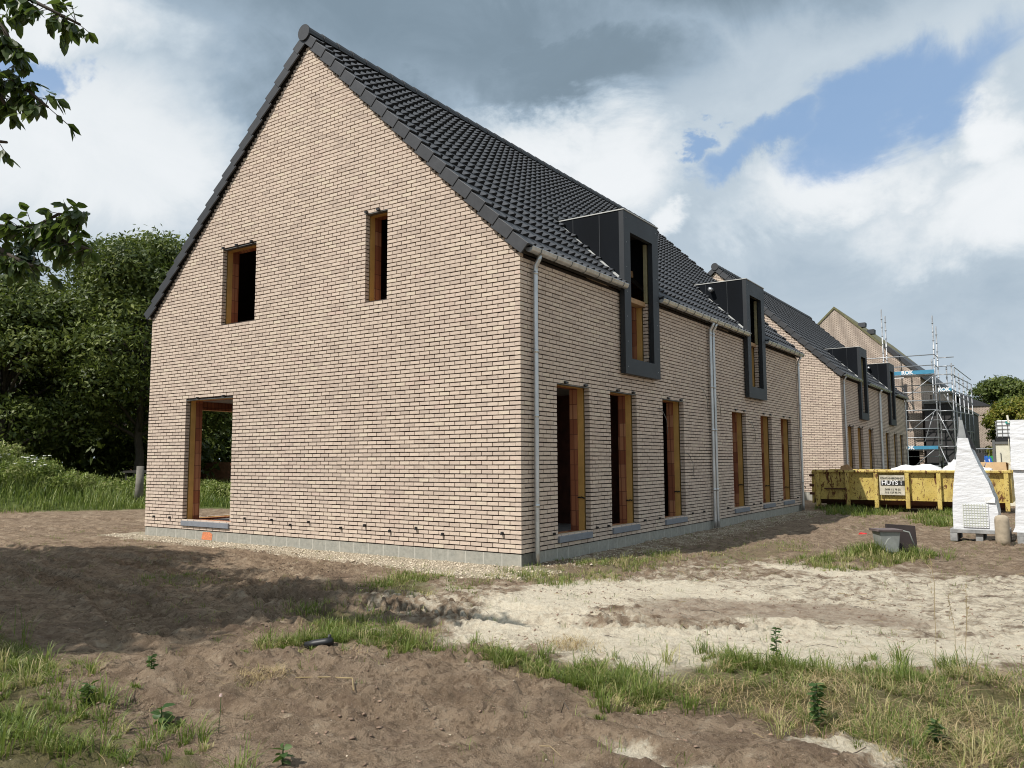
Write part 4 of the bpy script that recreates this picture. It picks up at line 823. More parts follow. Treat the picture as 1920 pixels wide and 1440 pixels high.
def loft(secs, nm, mname, parent, jit=.006, seed=0, n=10, sub=5, open_=False):
    """secs: (z, [(x,y)*4]); walls subdivided with crinkles"""
    rn = np.random.default_rng(seed); rings = []; zs = []
    for (za_, A), (zb_, B_) in zip(secs[:-1], secs[1:]):
        for k in range(sub): f = k / sub; rings.append([(a[0] * (1 - f) + b_[0] * f, a[1] * (1 - f) + b_[1] * f) for a, b_ in zip(A, B_)]); zs.append(za_ * (1 - f) + zb_ * f)
    rings.append(secs[-1][1]); zs.append(secs[-1][0]); vs = []; fs = []; m_ = 4 * n
    for ri, (ring, z) in enumerate(zip(rings, zs)):
        cx = sum(p[0] for p in ring) / 4; cy = sum(p[1] for p in ring) / 4
        for e in range(4):
            a, b_ = ring[e], ring[(e + 1) % 4]
            for i in range(n):
                f = i / n; x = a[0] * (1 - f) + b_[0] * f; y = a[1] * (1 - f) + b_[1] * f
                q = float(fbm(np.array([(x + y) * 3 + e * 5]), np.array([z * 14 + (x - y) * 4 + seed]), seed, 3)[0]) - .5
                L = math.hypot(x - cx, y - cy) + 1e-6; bul = 2.4 * jit * q
                vs.append((x + (x - cx) / L * bul, y + (y - cy) / L * bul, z + (jit * .6 * q if 0 < ri < len(zs) - 1 else 0)))
    for r_ in range(len(zs) - 1):
        for i in range(m_): fs.append((r_ * m_ + i, r_ * m_ + (i + 1) % m_, (r_ + 1) * m_ + (i + 1) % m_, (r_ + 1) * m_ + i))
    me = bpy.data.meshes.new(nm); k = (len(zs) - 1) * m_; me.from_pydata(vs, [], fs + [tuple(k + i for i in range(m_))])
    mi = mname if isinstance(mname, (list, tuple)) else [mname]
    for q in mi: me.materials.append(M[q])
    if len(mi) > 1:
        for p in me.polygons:
            if p.index < len(fs) and (p.index % m_) // n == 1: p.material_index = 1
    me.update(); o = bpy.data.objects.new(nm, me); COL.objects.link(o); o.parent = parent; return o
def rc(x0, x1, y0, y1): return [(x0, y0), (x1, y0), (x1, y1), (x0, y1)]
loft([(0, rc(-.36, .36, -.40, .42)), (.32, rc(-.36, .37, -.40, .42)), (.55, rc(-.35, .34, -.40, .40)), (.85, rc(-.32, .25, -.40, .36)), (1.2, rc(-.27, .10, -.40, .3)), (1.5, rc(-.23, -.005, -.40, .22)), (1.69, rc(-.21, -.045, -.40, .12))], 'plastic_wrap', ['wrap', 'wrapgrey'], st_, seed=3, n=12, sub=9)
mb = MB(); mb.box(-.20, -.408, .04, .22, -.402, .48)
for i in range(9): mb.box(-.19 + i * .045, -.413, .05, -.178 + i * .045, -.408, .47, 1)
for i in range(9): mb.box(-.19, -.415, .07 + i * .046, .21, -.4135, .078 + i * .046, 1)
mb.build('woven_patch', ['wrap', 'weave'], st_, (0, -.012, 0))
mb = MB(); mb.box(.18, -.43, .50, .33, -.42, .60, j=.01); mb.build('paper_label', 'whitepaper', st_)
mb = MB(); mb.hexa([(-.20, -.39, 1.692), (-.07, -.39, 1.692), (-.07, -.35, 1.692), (-.20, -.35, 1.692), (-.175, -.39, 2.03), (-.12, -.39, 2.03), (-.12, -.35, 2.03), (-.175, -.35, 2.03)])
mb.tube([(-.165, -.37, 1.9), (-.165, -.37, 2.09)], .018, 8); mb.build('top_plate', 'greymetal', st_)
mb = MB(); mb.hexa([(-.05, -.34, 1.55), (.09, -.1, 1.40), (.09, -.04, 1.40), (-.05, -.3, 1.55), (-.115, -.37, 1.98), (-.10, -.3, 1.93), (-.10, -.26, 1.93), (-.115, -.34, 1.98)]); mb.build('edge_protector', 'black', st_)
zt = pallet(5.62, 6.75, 7.72, 8.75, 'grey pallet under the tall square white stack at the right edge')
s2 = empty('wrapped_stack', (6.2, 8.2, zt), 'tall square stack wrapped in creased white plastic at the right edge', 'wrapped goods')
loft([(0, rc(-.64, .55, -.47, .55)), (.10, rc(-.60, .55, -.46, .55)), (.6, rc(-.57, .55, -.46, .55)), (1.12, rc(-.58, .55, -.46, .55))], 'lower_wrap', 'wrap', s2, seed=6, n=16, sub=12, jit=.009)
loft([(1.122, rc(-.61, .58, -.50, .58)), (1.6, rc(-.60, .57, -.48, .57)), (2.03, rc(-.58, .55, -.46, .55))], 'upper_wrap', 'wrap', s2, seed=9, n=16, sub=14, jit=.012)
mb = MB(); mb.tube([(-.62, -.44, 2.12), (-.6, -.45, 1.98)], .018, 6); mb.build('strap_end', 'cream', s2)

# beige bollard
z = gh(5.45, 6.75); mb = MB(); rr = [(0, .105), (.1, .112), (.42, .112), (.47, .105), (.50, .085), (.515, .05), (.518, .01)]
mb.tube([(0, 0, a) for a, _ in rr], [b_ for _, b_ in rr], 24); o = mb.build('concrete_post', 'bollard', loc=(5.45, 6.75, z - .02), smooth=True); tag(o, 'short round-topped tan post in front of the pallets', 'bollard')

# grey gully box and dark board
bx = empty('drain_box', (4.02, 4.32, gh(4.02, 4.32)), 'grey tapered plastic drain box with a brown rim half hidden in weeds', 'drain box', rz=R(33))
mb = MB(); mb.hexa([(-.125, -.12, -.03), (.125, -.12, -.03), (.125, .12, -.03), (-.125, .12, -.03), (-.165, -.15, .34), (.155, -.15, .34), (.155, .15, .34), (-.165, .15, .34)]); mb.build('body', 'gully', bx, bevel=.01)
mb = MB(); mb.box(-.20, -.18, .342, .185, .18, .375, j=.008); mb.build('rim', 'purplebrown', bx, bevel=.006)
mb = MB(); pts = [(.105 * math.cos(a), -.145 - .0, .03 + .22 * math.sin(a)) for a in [math.pi * i / 12 for i in range(13)]]; k0 = [(p[0], -.175, p[2]) for p in pts]; k1 = [(p[0], -.10, p[2]) for p in pts]
mb.quad(k0[::-1]); [mb.quad([k0[i], k0[i + 1], k1[i + 1], k1[i]]) for i in range(12)]; mb.build('pipe_knockout', 'gully', bx)
mb = MB(); mb.tube([(.13, -.1, .37), (.3, -.12, .33), (.36, -.15, .12)], .012, 6); mb.build('hose', 'gully', bx, smooth=True)
bz = gh(4.15, 4.85); o = MB(); o.box(-.24, -.02, -.02, .24, .02, .47); o = o.build('board', 'darkbrown', loc=(4.18, 4.75, bz), bevel=.006); o.rotation_euler = (R(-14), R(4), R(36)); tag(o, 'dark brown square board leaning behind the grey drain box', 'board')
mb = MB(); mb.hexa([(-.08, -.04, 0), (.08, -.04, 0), (.07, .04, 0), (-.07, .04, 0), (-.06, -.03, .05), (.05, -.03, .07), (.06, .03, .05), (-.05, .03, .06)], j=.012); o = mb.build('plastic_scrap', 'red', loc=(2.96, 8.0, gh(2.96, 8.0))); tag(o, 'small red plastic scrap on the bare soil left of the drain box', 'litter')
z = gh(1.31, -4.92); mb = MB(); mb.tube([(-.12, -.05, .02), (-.05, -.01, .035), (.03, .03, .05), (.08, .06, .06)], [.028, .034, .034, .030], 12); mb.tube([(.05, .05, .06), (.055, .05, .11)], [.02, .012], 8)
o = mb.build('pipe_offcut', 'black', loc=(1.31, -4.92, z), smooth=True); tag(o, 'black plastic pipe offcut lying on the mud at the left end of the grass strip', 'pipe')

# ------------------------------------------------------------------ far right: tank on cabinet, fence banner
cbz = gh(4.95, 20.9); cb = empty('site_cabinet', (4.62, 20.9, cbz), 'cream site cabinet with grey frame under the white tank', 'cabinet')
mb = MB(); mb.box(-.02, 0, 0, 1.1, .8, 1.98); mb.build('body', 'cream', cb); mb = MB(); mb.box(-.10, -.04, 0, -.025, .84, 2.12); mb.box(-.02, -.04, 1.982, 1.1, .84, 2.06); mb.build('frame', 'greyframe', cb)
mb = MB(); mb.tube([(.12, -.03, 1.7), (.13, -.03, 1.2), (.16, -.03, .9)], .012, 6); mb.build('door_handle', 'greyframe', cb); mb = MB(); mb.tube([(.36, -.05, 2.15), (.37, -.06, 1.4), (.45, -.2, .9)], .014, 6); mb.build('hose', 'cream', cb)
tk = empty('water_tank', (5.12, 21.3, cbz + 2.07), 'white caged water tank standing on the cream cabinet', 'tank')
mb = MB(); mb.box(-.48, -.4, .12, .5, .4, .68); mb.build('tank_body', 'tank', tk, bevel=.06)
mb = MB()
for i in range(5): mb.tube([(-.5, -.42, .14 + i * .125), (.52, -.42, .14 + i * .125), (.52, .42, .14 + i * .125), (-.5, .42, .14 + i * .125), (-.5, -.42, .14 + i * .125)], .010, 5)
for i in range(7): mb.tube([(-.45 + i * .15, -.425, .1), (-.45 + i * .15, -.425, .67)], .009, 5)
mb.build('cage', 'greyframe', tk); mb = MB(); mb.box(-.2, -.44, .57, .0, -.435, .63); mb.build('label_plate', 'teal', tk); mb = MB(); mb.box(-.5, -.42, -.0, .52, .42, .10); mb.build('base', 'black', tk)
fn = empty('site_fence', (3.3, 30, gh(3.3, 30)), 'steel site fence with a blue and green banner behind the skip', 'fence')
for i in range(4): mb = MB(); mb.tube([(i * 1.1, 0, 0), (i * 1.1, 0, 1.95)], .03, 8); mb.build('post', 'greyframe', fn, smooth=True)
mb = MB(); mb.tube([(0, 0, 1.92), (3.3, 0, 1.92)], .025, 6); mb.tube([(0, 0, .25), (3.3, 0, .25)], .02, 6)
for i in range(32): mb.tube([(.05 + i * .1, 0, .25), (.05 + i * .1, 0, 1.92)], .004, 4)
mb.build('mesh_panel', 'galv', fn)
mt, t, b = newmat('banner_print'); co = t.new('ShaderNodeTexCoord').outputs['Object']; n = t.noise(t.new('ShaderNodeMapping', ins={0: co, 'Scale': (3, 1, 1), 'Rotation': (0, R(25), 0)}).outputs[0], 2.2, 2)
c = t.ramp(n, [(0.42, (0.03, 0.25, 0.06)), (0.47, (0.02, 0.10, 0.42)), (0.55, (0.03, 0.16, 0.50)), (0.60, (0.7, 0.75, 0.8))], 'CONSTANT'); t.l.new(c, b.inputs['Base Color']); M['banner'] = mt
mb = MB(); mb.box(.35, -.05, .75, 1.5, -.035, 1.62); mb.build('banner', 'banner', fn); mb = MB(); mb.box(-.6, -.03, 0, .33, .03, 1.75); mb.build('dark_panel', 'darkclad', fn)

# ------------------------------------------------------------------ foliage
def leaf_cloud(centers, radii, n, size, rng, squash=.75, diamond=True, out_bias=.5, droop=0.0, base=None):
    centers = np.asarray(centers); radii = np.asarray(radii); w_ = radii ** 2; ci = rng.choice(len(centers), n, p=w_ / w_.sum())
    d = rng.normal(size=(n, 3)); d /= np.linalg.norm(d, axis=1)[:, None]; d[:, 2] = np.abs(d[:, 2]) * np.where(rng.random(n) < .72, 1, -1)
    rr = radii[ci] * rng.normal(.84, .18, n).clip(.1, 1.4); p = centers[ci] + d * rr[:, None] * np.array([1, 1, squash])
    nr = d * out_bias + rng.normal(size=(n, 3)) * .6 + np.array([0, 0, .35]); nr /= np.linalg.norm(nr, axis=1)[:, None]
    a = rng.normal(size=(n, 3)); a[:, 2] -= droop; a -= nr * (a * nr).sum(1)[:, None]; a /= np.linalg.norm(a, axis=1)[:, None]; b_ = np.cross(nr, a)
    s = size * rng.uniform(.6, 1.3, n)[:, None]; vs = np.stack([p - a * s, p + b_ * s * .42 + nr * s * .06, p + a * s, p - b_ * s * .42 + nr * s * .06], 1).reshape(-1, 3)
    lob = rng.random(len(centers)); r = np.clip(.35 * lob[ci] + .65 * rng.random(n), 0, 1)
    return vs, np.arange(n * 4).reshape(-1, 4), r
def limb(mb, a, b_, r0, r1, rn, n=6, wob=.12):
    a = Vector(a); b_ = Vector(b_); L = (b_ - a).length; pts = []; rad = []
    for i in range(n + 1):
        f = i / n; p = a.lerp(b_, f) + Vector((rn.uniform(-1, 1), rn.uniform(-1, 1), rn.uniform(-.5, .5))) * wob * L * .25 * math.sin(math.pi * f); pts.append(p); rad.append(r0 * (1 - f) + r1 * f)
    mb.tube(pts, rad, 7); return pts
def tree_obj(name, loc, label, h, cr, zc0, nleaf, lsize, seed, leafm, group=None, nl=26, trunk_r=.22, bark='bark', cone=False, droop=0.0, flt=None):
    rng = np.random.default_rng(seed); rn = random.Random(seed); o = empty(name, loc, label, 'tree', group)
    mb = MB(); ch = h - zc0; top = zc0 + ch * .55; limb(mb, (0, 0, -.2), (rn.uniform(-.3, .3), rn.uniform(-.3, .3), top), trunk_r, trunk_r * .35, rn, 8, .05); cs = []; rs = []
    for i in range(nl):
        if cone:
            f = rn.random() ** .8; z = zc0 + ch * f; rad = cr * (1 - f) * .9 * rn.uniform(.6, 1); a = rn.uniform(0, 6.28); c = (math.cos(a) * rad, math.sin(a) * rad, z); q = max(.35, cr * .36 * (1 - f * .6))
        else:
            f = rn.random(); a = rn.uniform(0, 6.28); el_ = rn.uniform(-.5, 1.4); rad = cr * rn.uniform(.5, .82); c = (math.cos(a) * math.cos(el_) * rad, math.sin(a) * math.cos(el_) * rad, zc0 + ch * .42 + math.sin(el_) * ch * .44); q = cr * rn.uniform(.20, .36)
        if flt and not flt(c, q): continue
        cs.append(c); rs.append(q)
        if i % 2 == 0: z = max(zc0 * .75, min(top, c[2] - .8)) ; limb(mb, (0, 0, z * rn.uniform(.7, .95)), c, trunk_r * .4, .03, rn, 5)
    mb.build('trunk', bark, o, smooth=True)
    vs, fs, r = leaf_cloud(cs, rs, nleaf, lsize, rng, .7, droop=droop); fastmesh('crown', vs, fs, 4, leafm, r, parent=o); return o
GL = 'dark trees standing behind the meadow'
T = [('broadleaf_tree', (-33.5, 1.5), 'dark green tree at the left edge above the grassy mound', 9.0, 4.2, 1.6, 1), ('broadleaf_tree', (-30.5, 6.3), 'broad dark tree rising right behind the grassy mound', 9.6, 4.4, 1.4, 2),
     ('broadleaf_tree', (-27.8, 10.8), 'tallest dark round-topped tree of the row behind the meadow', 12.4, 4.9, 2.0, 3), ('broadleaf_tree', (-23.4, 13.4), 'dark tree touching the left roof edge of the front house', 11.3, 4.3, 2.0, 4),
     ('broadleaf_tree', (-28.5, 19.0), 'dark tree glimpsed through the big gable doorway, nearest its left jamb', 11, 4.5, 2.6, 5), ('broadleaf_tree', (-35, 15), 'dark tree standing farther back between the tallest tree and the mound', 12, 5, 1.5, 6),
     ('broadleaf_tree', (-34.0, 24), 'dark tree glimpsed through the big gable doorway, farther back', 11, 4.6, 2.4, 7)]
for nm, (x, y), lb, h, cr, zc, sd in T: tree_obj(nm, (x, y, gh(x, y)), lb, h, cr, zc * .6, 62000, .115, 100 + sd, 'leafdark', GL, nl=66)
tree_obj('conifer_tree', (-35.5, 9.0, -.2), 'drooping dark conifer between the broad tree and the tallest tree', 12.3, 3.0, 2.5, 16000, .2, 140, 'leafcon', GL, nl=54, cone=True, droop=1.5)
tree_obj('conifer_tree', (-38.5, 4.0, -.2), 'slim dark conifer at the far left behind the broad tree', 11.3, 2.6, 2.5, 14000, .2, 141, 'leafcon', GL, nl=54, cone=True, droop=1.5)
tree_obj('broadleaf_tree', (4.25, 52, -.2), 'yellow-green tree between the scaffold and the white tank', 5.7, 2.3, .6, 22000, .12, 150, 'leafyel', nl=30, trunk_r=.15)
GR = 'dark trees far behind the scaffold'
tree_obj('broadleaf_tree', (2.0, 78, -.2), 'dark tree top directly right of the scaffold tubes', 9.4, 4.2, 1.5, 26000, .16, 151, 'leafdark', GR, nl=44); tree_obj('broadleaf_tree', (6.0, 80, -.2), 'dark tree top behind the white tank', 7.8, 3.6, 1.5, 20000, .16, 152, 'leafdark', GR, nl=40)
tree_obj('broadleaf_tree', (10.5, 76, -.2), 'dark tree at the right picture edge behind the wrapped stack', 6.4, 3.4, 1.0, 14000, .17, 153, 'leafdark', GR)
# hedge masses
def hedge(name, pts, wd, hgt, n, size, seed, leafm, label):
    rng = np.random.default_rng(seed); cs = []; rs = []
    for a, b_ in zip(pts[:-1], pts[1:]):
        L = math.hypot(b_[0] - a[0], b_[1] - a[1]); m_ = max(2, int(L / 1.0))
        for i in range(m_): f = i / m_; cs.append((a[0] + (b_[0] - a[0]) * f + rng.uniform(-.5, .5) * wd, a[1] + (b_[1] - a[1]) * f + rng.uniform(-.5, .5) * wd, hgt * rng.uniform(.35, .6))); rs.append(hgt * rng.uniform(.4, .6))
    vs, fs, r = leaf_cloud(cs, rs, n, size, rng, 1.0); return tag(fastmesh(name, vs, fs, 4, leafm, r), kind='stuff')
hedge('undergrowth', [(-46, -2), (-42, 8), (-41, 18), (-44, 30), (-40, 45)], 2.5, 4.5, 42000, .28, 77, 'leafdark', '')
hedge('far_wood', [(-75, 20), (-60, 60), (-30, 95), (0, 110), (40, 115), (90, 90)], 5, 8.5, 30000, .6, 78, 'leafdark', '')
gw = MB(); gw.box(-5.5, -.12, 0, 5.5, .12, 1.5); gw = gw.build('garden_wall', 'redwall', loc=(-40.5, 23.5, -.2)); gw.rotation_euler.z = R(38); tag(gw, 'old red brick wall glimpsed through the big gable doorway', 'wall')
sh = empty('open_shed', (-23.0, 9.0, gh(-23, 9)), 'low dark open shed under the trees just left of the front house', 'shed', rz=R(33))
mb = MB(); mb.box(-1.3, -.6, 1.05, 1.3, .6, 1.13); mb.build('roof', 'shedwood', sh)
for x in (-1.2, 1.2):
    for y in (-.5, .5): mb = MB(); mb.box(x - .04, y - .04, 0, x + .04, y + .04, 1.05); mb.build('post', 'shedwood', sh)
mb = MB(); mb.tube([(0, 0, 0), (.02, 0, .7), (0, .02, 1.35)], [.16, .13, .12], 10); o = mb.build('tree_stump', 'paletrunk', loc=(-19.45, 5.9, gh(-19.45, 5.9)), smooth=True); tag(o, 'pale standing trunk stump at the lower left corner of the house', 'stump')

# walnut-like tree outside the left edge: its branches hang into the picture and it throws the shade on the mud
wt = empty('broad_leaved_tree', (-3.6, -10.2, gh(-3.6, -10.2)), 'overhanging tree whose leafy branches hang in at the top left corner', 'tree'); WB = Vector(wt.location)
rn = random.Random(5); mb = MB(); TW = MB(); lp = []; tr = limb(mb, (0, 0, -.2), (.2, .3, 5.4), .28, .16, rn, 8, .04)
BR = [[(-1.3, -7.5, 5.6), (-0.29, -7.11, 4.95), (0.2, -6.87, 4.77), (0.59, -6.7, 4.53)], [(-0.29, -7.11, 4.95), (0.03, -6.96, 4.53), (0.08, -6.91, 4.37)],
      [(-1.59, -7.37, 4.86), (-0.37, -6.97, 4.39), (-0.03, -6.85, 4.22), (0.26, -6.74, 3.97)], [(-0.37, -6.97, 4.39), (-0.08, -6.85, 3.98)],
      [(-1.86, -7.26, 4.33), (-0.59, -6.82, 3.89), (-0.33, -6.76, 3.83)],
      [(-2.14, -7.14, 3.82), (-0.99, -6.66, 3.31), (-0.52, -6.46, 3.24), (-0.23, -6.39, 3.33), (0.03, -6.33, 3.28)],
      [(-0.52, -6.46, 3.24), (-0.21, -6.35, 3.12), (0.07, -6.27, 3.01)], [(-0.99, -6.66, 3.22), (-0.68, -6.54, 3.02), (-0.43, -6.48, 2.91)]]
for b_ in BR:
    pts = [Vector(p) - WB for p in b_]
    if b_[0][0] < -1.2: limb(mb, (.15, .25, min(5.2, pts[0].z * .9)), pts[0], .07, .03, rn, 6)
    TW.tube(pts, [.02 * (1 - i / len(pts)) + .004 for i in range(len(pts))], 6)
    for i in range(len(pts) - 1):
        n = 17 if i >= 1 or len(pts) < 4 else 12
        if b_[0][0] < -1.8 and len(b_) == 3: n = 3
        for q in range(n):
            f = rn.random(); p = pts[i].lerp(pts[i + 1], f); d = Vector((rn.gauss(0, 1), rn.gauss(0, 1), rn.gauss(-.5, .7))).normalized() * rn.uniform(.05, .20)
            TW.tube([p, p + d * .6, p + d], .003, 4, cap=False)
            for s in range(6): lp.append((p + d * rn.uniform(.4, 1.15), (d + Vector((rn.gauss(0, .1), rn.gauss(0, .1), -.12 + rn.gauss(0, .06)))).normalized()))
SHADE = [(-12,-3.4),(-8.5,-3.0),(-8.2,-2.0),(-5.8,-1.9),(-4.1,-1.6),(-2.1,-1.9),(-0.5,-2.1),(0.2,-3.2),(0.9,-4.5),(-0.1,-4.5),(0.0,-5.3),(0.4,-6.2),(-1,-6.8),(-6,-7.5),(-14,-7)]
def shade_ok(x, y, z, r=0.0):
    h = z + .18; return float(pdist(SHADE, np.array([x + .306 * h]), np.array([y + .766 * h]))[0]) > r
cs = []; rs = []
for i in range(400):
    if len(cs) > 58: break
    a = rn.uniform(0, 6.28); rad = rn.uniform(1.0, 4.3); c = Vector((math.cos(a) * rad * 1.15 - 1.0, math.sin(a) * rad * .72 - .6, rn.uniform(4.6, 10)))
    wy_ = c.y + WB.y; wx_ = c.x + WB.x
    if wy_ > -9.56 + (6.37 - wx_) * .36 - 1.6: c.y -= 2.2
    q_ = rn.uniform(.55, .95)
    if not shade_ok(c.x + WB.x, c.y + WB.y, c.z + WB.z, q_ * .6): continue
    cs.append(tuple(c)); rs.append(q_)
    if i % 2: limb(mb, tuple(tr[5 + (i % 3)]), c, .07, .015, rn, 5)
mb.build('trunk', 'bark', wt, smooth=True); TW.build('twigs', 'twig', wt, smooth=True)
def leaves(pts, size, rng, name, parent, m_='leafwal'):
    P = np.array([tuple(p) for p, _ in pts]); D = np.array([tuple(d) for _, d in pts]); n = len(P); up = rng.normal(size=(n, 3)) * .5 + np.array([0, 0, 1.]); s = np.cross(D, up); s /= np.linalg.norm(s, axis=1)[:, None]; nn = np.cross(s, D)
    L = size * rng.uniform(.7, 1.25, n)[:, None]; W2 = L * .30; fold = nn * L * .06; dr = np.array([0, 0, -1.]) * L * .12
    v = np.stack([P, P + D * L * .35 + s * W2 + fold, P + D * L * .75 + s * W2 * .7 + fold + dr * .6, P + D * L + dr, P + D * L * .75 - s * W2 * .7 + fold + dr * .6, P + D * L * .35 - s * W2 + fold], 1).reshape(-1, 3)
    k = np.arange(n)[:, None] * 6; f = np.concatenate([k + np.array([[0, 1, 2, 3]]), k + np.array([[0, 3, 4, 5]])], 0); r = rng.random(n); fastmesh(name, v, f, 4, m_, np.concatenate([r, r]), parent=parent)
leaves(lp, .098, RNG, 'branch_leaves', wt)
vs, fs, r = leaf_cloud(cs, rs, 21000, .11, RNG, .8, droop=.4); fastmesh('crown', vs, fs, 4, 'leafwal', r, parent=wt)
# second crown farther left (its shade reaches the left side of the mud)
w2 = tree_obj('broadleaf_tree', (-9.2, -10.6, gh(-9.2, -10.6)), 'tree outside the left edge that shades the mud before the gable', 10.5, 4.0, 4.2, 20000, .14, 160, 'leafdark', flt=lambda c, q: shade_ok(c[0] - 9.2, c[1] - 10.6, c[2] - .2, q * .5))

# ------------------------------------------------------------------ grass
def blades(name, P, L, lean, wdt, rnd, m_, rng, ang=None, flat=1.0):
    n = len(P); a = rng.uniform(0, 2 * math.pi, n) if ang is None else ang; dx, dy = np.cos(a), np.sin(a); l = lean * rng.uniform(.2, 1.3, n); z0 = P[:, 2]
    sx, sy = -dy * wdt * .5, dx * wdt * .5; vs = []
    for f, ww in ((0, 1.0), (.45, .85), (.8, .5)):
        cx = P[:, 0] + dx * L * l * f * f; cy = P[:, 1] + dy * L * l * f * f; cz = z0 + flat * L * (f - .25 * l * f * f) - (.01 if f == 0 else 0)
        vs.append(np.stack([cx + sx * ww, cy + sy * ww, cz], 1)); vs.append(np.stack([cx - sx * ww, cy - sy * ww, cz], 1))
    vs.append(np.stack([P[:, 0] + dx * L * l, P[:, 1] + dy * L * l, z0 + flat * L * (1 - .42 * l)], 1)); vs.append(vs[-1] + np.stack([sx, sy, sx * 0], 1) * .15)
    v = np.stack(vs, 1).reshape(-1, 3); k = np.arange(n)[:, None] * 8; f = np.concatenate([k + np.array([[2 * q, 2 * q + 1, 2 * q + 3, 2 * q + 2]]) for q in range(3)], 0)
    return tag(fastmesh(name, v, f, 4, m_, np.tile(rnd, 3)), kind='stuff')
def sample(poly, n, rng, pad=.1, rag=1.3, cut=.40):
    P = np.array(poly); lo, hi = P.min(0) - pad, P.max(0) + pad; out_ = []
    while sum(len(o) for o in out_) < n:
        q = rng.uniform(lo, hi, (n * 3, 2)); d = pdist(poly, q[:, 0], q[:, 1]); nz = fbm(q[:, 0] * 2.2, q[:, 1] * 2.2, 61, 3); out_.append(q[(d + (nz - .5) * rag > rng.uniform(-.05, .2, len(q))) & (nz > cut)])
    return np.concatenate(out_)[:n]
def tufts(zone, nt, per, rad, L, lean, dry, rng, wdt=.0045):
    c = sample(Z[zone], nt, rng, .1, *((.35, .22) if zone == 'g_band' else (1.3, .40))); k = rng.integers(max(2, per // 2), per + 1, nt); ci = np.repeat(np.arange(nt), k); n = len(ci); sz = .35 + 1.15 * rng.random(nt) ** 1.6
    c = c + rng.normal(size=c.shape) * np.where(rng.random(len(c)) < .3, .16, .02)[:, None]
    off = rng.normal(size=(n, 2)) * rad * sz[ci][:, None]; xy = c[ci] + off; z = gheight(xy[:, 0], xy[:, 1]); LL = L * sz[ci] * rng.uniform(.5, 1.2, n)
    td = (rng.random(nt) < dry) * .5; r = np.clip(rng.random(n) * .55 + td[ci] + rng.uniform(-.05, .1, n), 0, 1)
    return np.column_stack([xy, z]), LL, np.full(n, lean), np.full(n, wdt), r, np.arctan2(off[:, 1], off[:, 0]) + rng.normal(0, .5, n)
rg = np.random.default_rng(21)
parts = [tufts('g_band', 360, 34, .026, .115, 1.05, .15, rg, .0055), tufts('g_right', 300, 34, .028, .12, 1.15, .35, rg), tufts('g_top', 90, 40, .028, .13, .9, .05, rg, .0055), tufts('g_top2', 55, 42, .028, .13, .9, .05, rg, .0055), tufts('g_left', 260, 40, .035, .12, 1.05, .12, rg, .006),
         tufts('g_corner', 260, 22, .05, .09, .9, .5, rg, .006), tufts('g_box', 150, 26, .05, .11, .9, .45, rg, .007), tufts('g_boxd', 130, 34, .05, .17, .7, .3, rg, .008), tufts('g_side', 80, 16, .06, .06, .9, .6, rg, .007),
         tufts('g_skip', 200, 24, .09, .18, .7, .15, rg, .012), tufts('g_skip2', 240, 24, .09, .16, .7, .2, rg, .012), tufts('g_mid', 150, 22, .05, .08, .8, .35, rg, .006), tufts('g_mid2', 60, 18, .05, .06, .8, .3, rg, .006), tufts('g_mid3', 130, 20, .05, .09, .8, .4, rg, .006)]
# long taller tufts near the camera
parts += [tufts('g_right', 40, 8, .03, .22, .9, .7, rg, .003), tufts('g_band', 26, 10, .02, .22, .7, .2, rg, .004), tufts('g_left', 50, 18, .03, .22, .9, .1, rg, .007)]
blades('grass', *[np.concatenate([p[i] for p in parts]) for i in range(5)], 'grass', rg, ang=np.concatenate([p[5] for p in parts]))
# sparse sprouts everywhere on the site
n = 1500; xy = rg.uniform([-12, -8], [7, 14], (n * 2, 2)); hd = np.maximum(np.maximum(-xy[:, 0] - 9.34, xy[:, 0]), np.maximum(-xy[:, 1], xy[:, 1] - 14.9)); xy = xy[(hd > .08) & (fbm(xy[:, 0], xy[:, 1], 71, 2) > .45)][:n]; ci = np.repeat(np.arange(len(xy)), 7)
q = xy[ci] + rg.normal(size=(len(ci), 2)) * .03; blades('sprouting_grass', np.column_stack([q, gheight(q[:, 0], q[:, 1])]), rg.uniform(.02, .08, len(q)), np.full(len(q), .9), np.full(len(q), .004), rg.random(len(q)) * .8, 'grass', rg)
# dry lying straw
def straw(zone, n, L, rng): q = sample(Z[zone], n, rng); return np.column_stack([q, gheight(q[:, 0], q[:, 1]) + rng.uniform(0, .05, n)]), rng.uniform(.4, 1, n) * L, np.full(n, 1.3), np.full(n, .0032), rng.random(n)
ps = [straw('g_right', 5200, .24, rg), straw('g_band', 700, .15, rg), straw('g_corner', 700, .10, rg), straw('g_box', 500, .2, rg), straw('g_left', 350, .15, rg)]
blades('dry_grass', *[np.concatenate([p[i] for p in ps]) for i in range(5)], 'straw', rg, flat=.28)
# meadow
n = 60000; q = rg.uniform([-34, -4], [-8, 24], (n * 4, 2)); ms = meadow_s(q[:, 0], q[:, 1]); nz = fbm(q[:, 0] * .8, q[:, 1] * .8, 81, 3)
dc = np.hypot(q[:, 0] - 6.4, q[:, 1] + 9.6); q = q[(ms + (nz - .5) * 2 > 0) & (rg.random(len(q)) < np.clip(1.5 - ms / 9, .15, 1)) & ((q[:, 1] - 8 > (q[:, 0] + 9) * -.2) | (q[:, 0] < -10))][:n]; nz = fbm(q[:, 0] * .8, q[:, 1] * .8, 81, 3); ms = meadow_s(q[:, 0], q[:, 1])
L = (.16 + .42 * np.clip(ms / 3, 0, 1)) * (.6 + .9 * nz) * rg.uniform(.6, 1.3, len(q)); L = L * (1 + .8 * np.exp(-((q[:, 0] + 24) / 4) ** 2 - ((q[:, 1] - 3) / 4) ** 2))
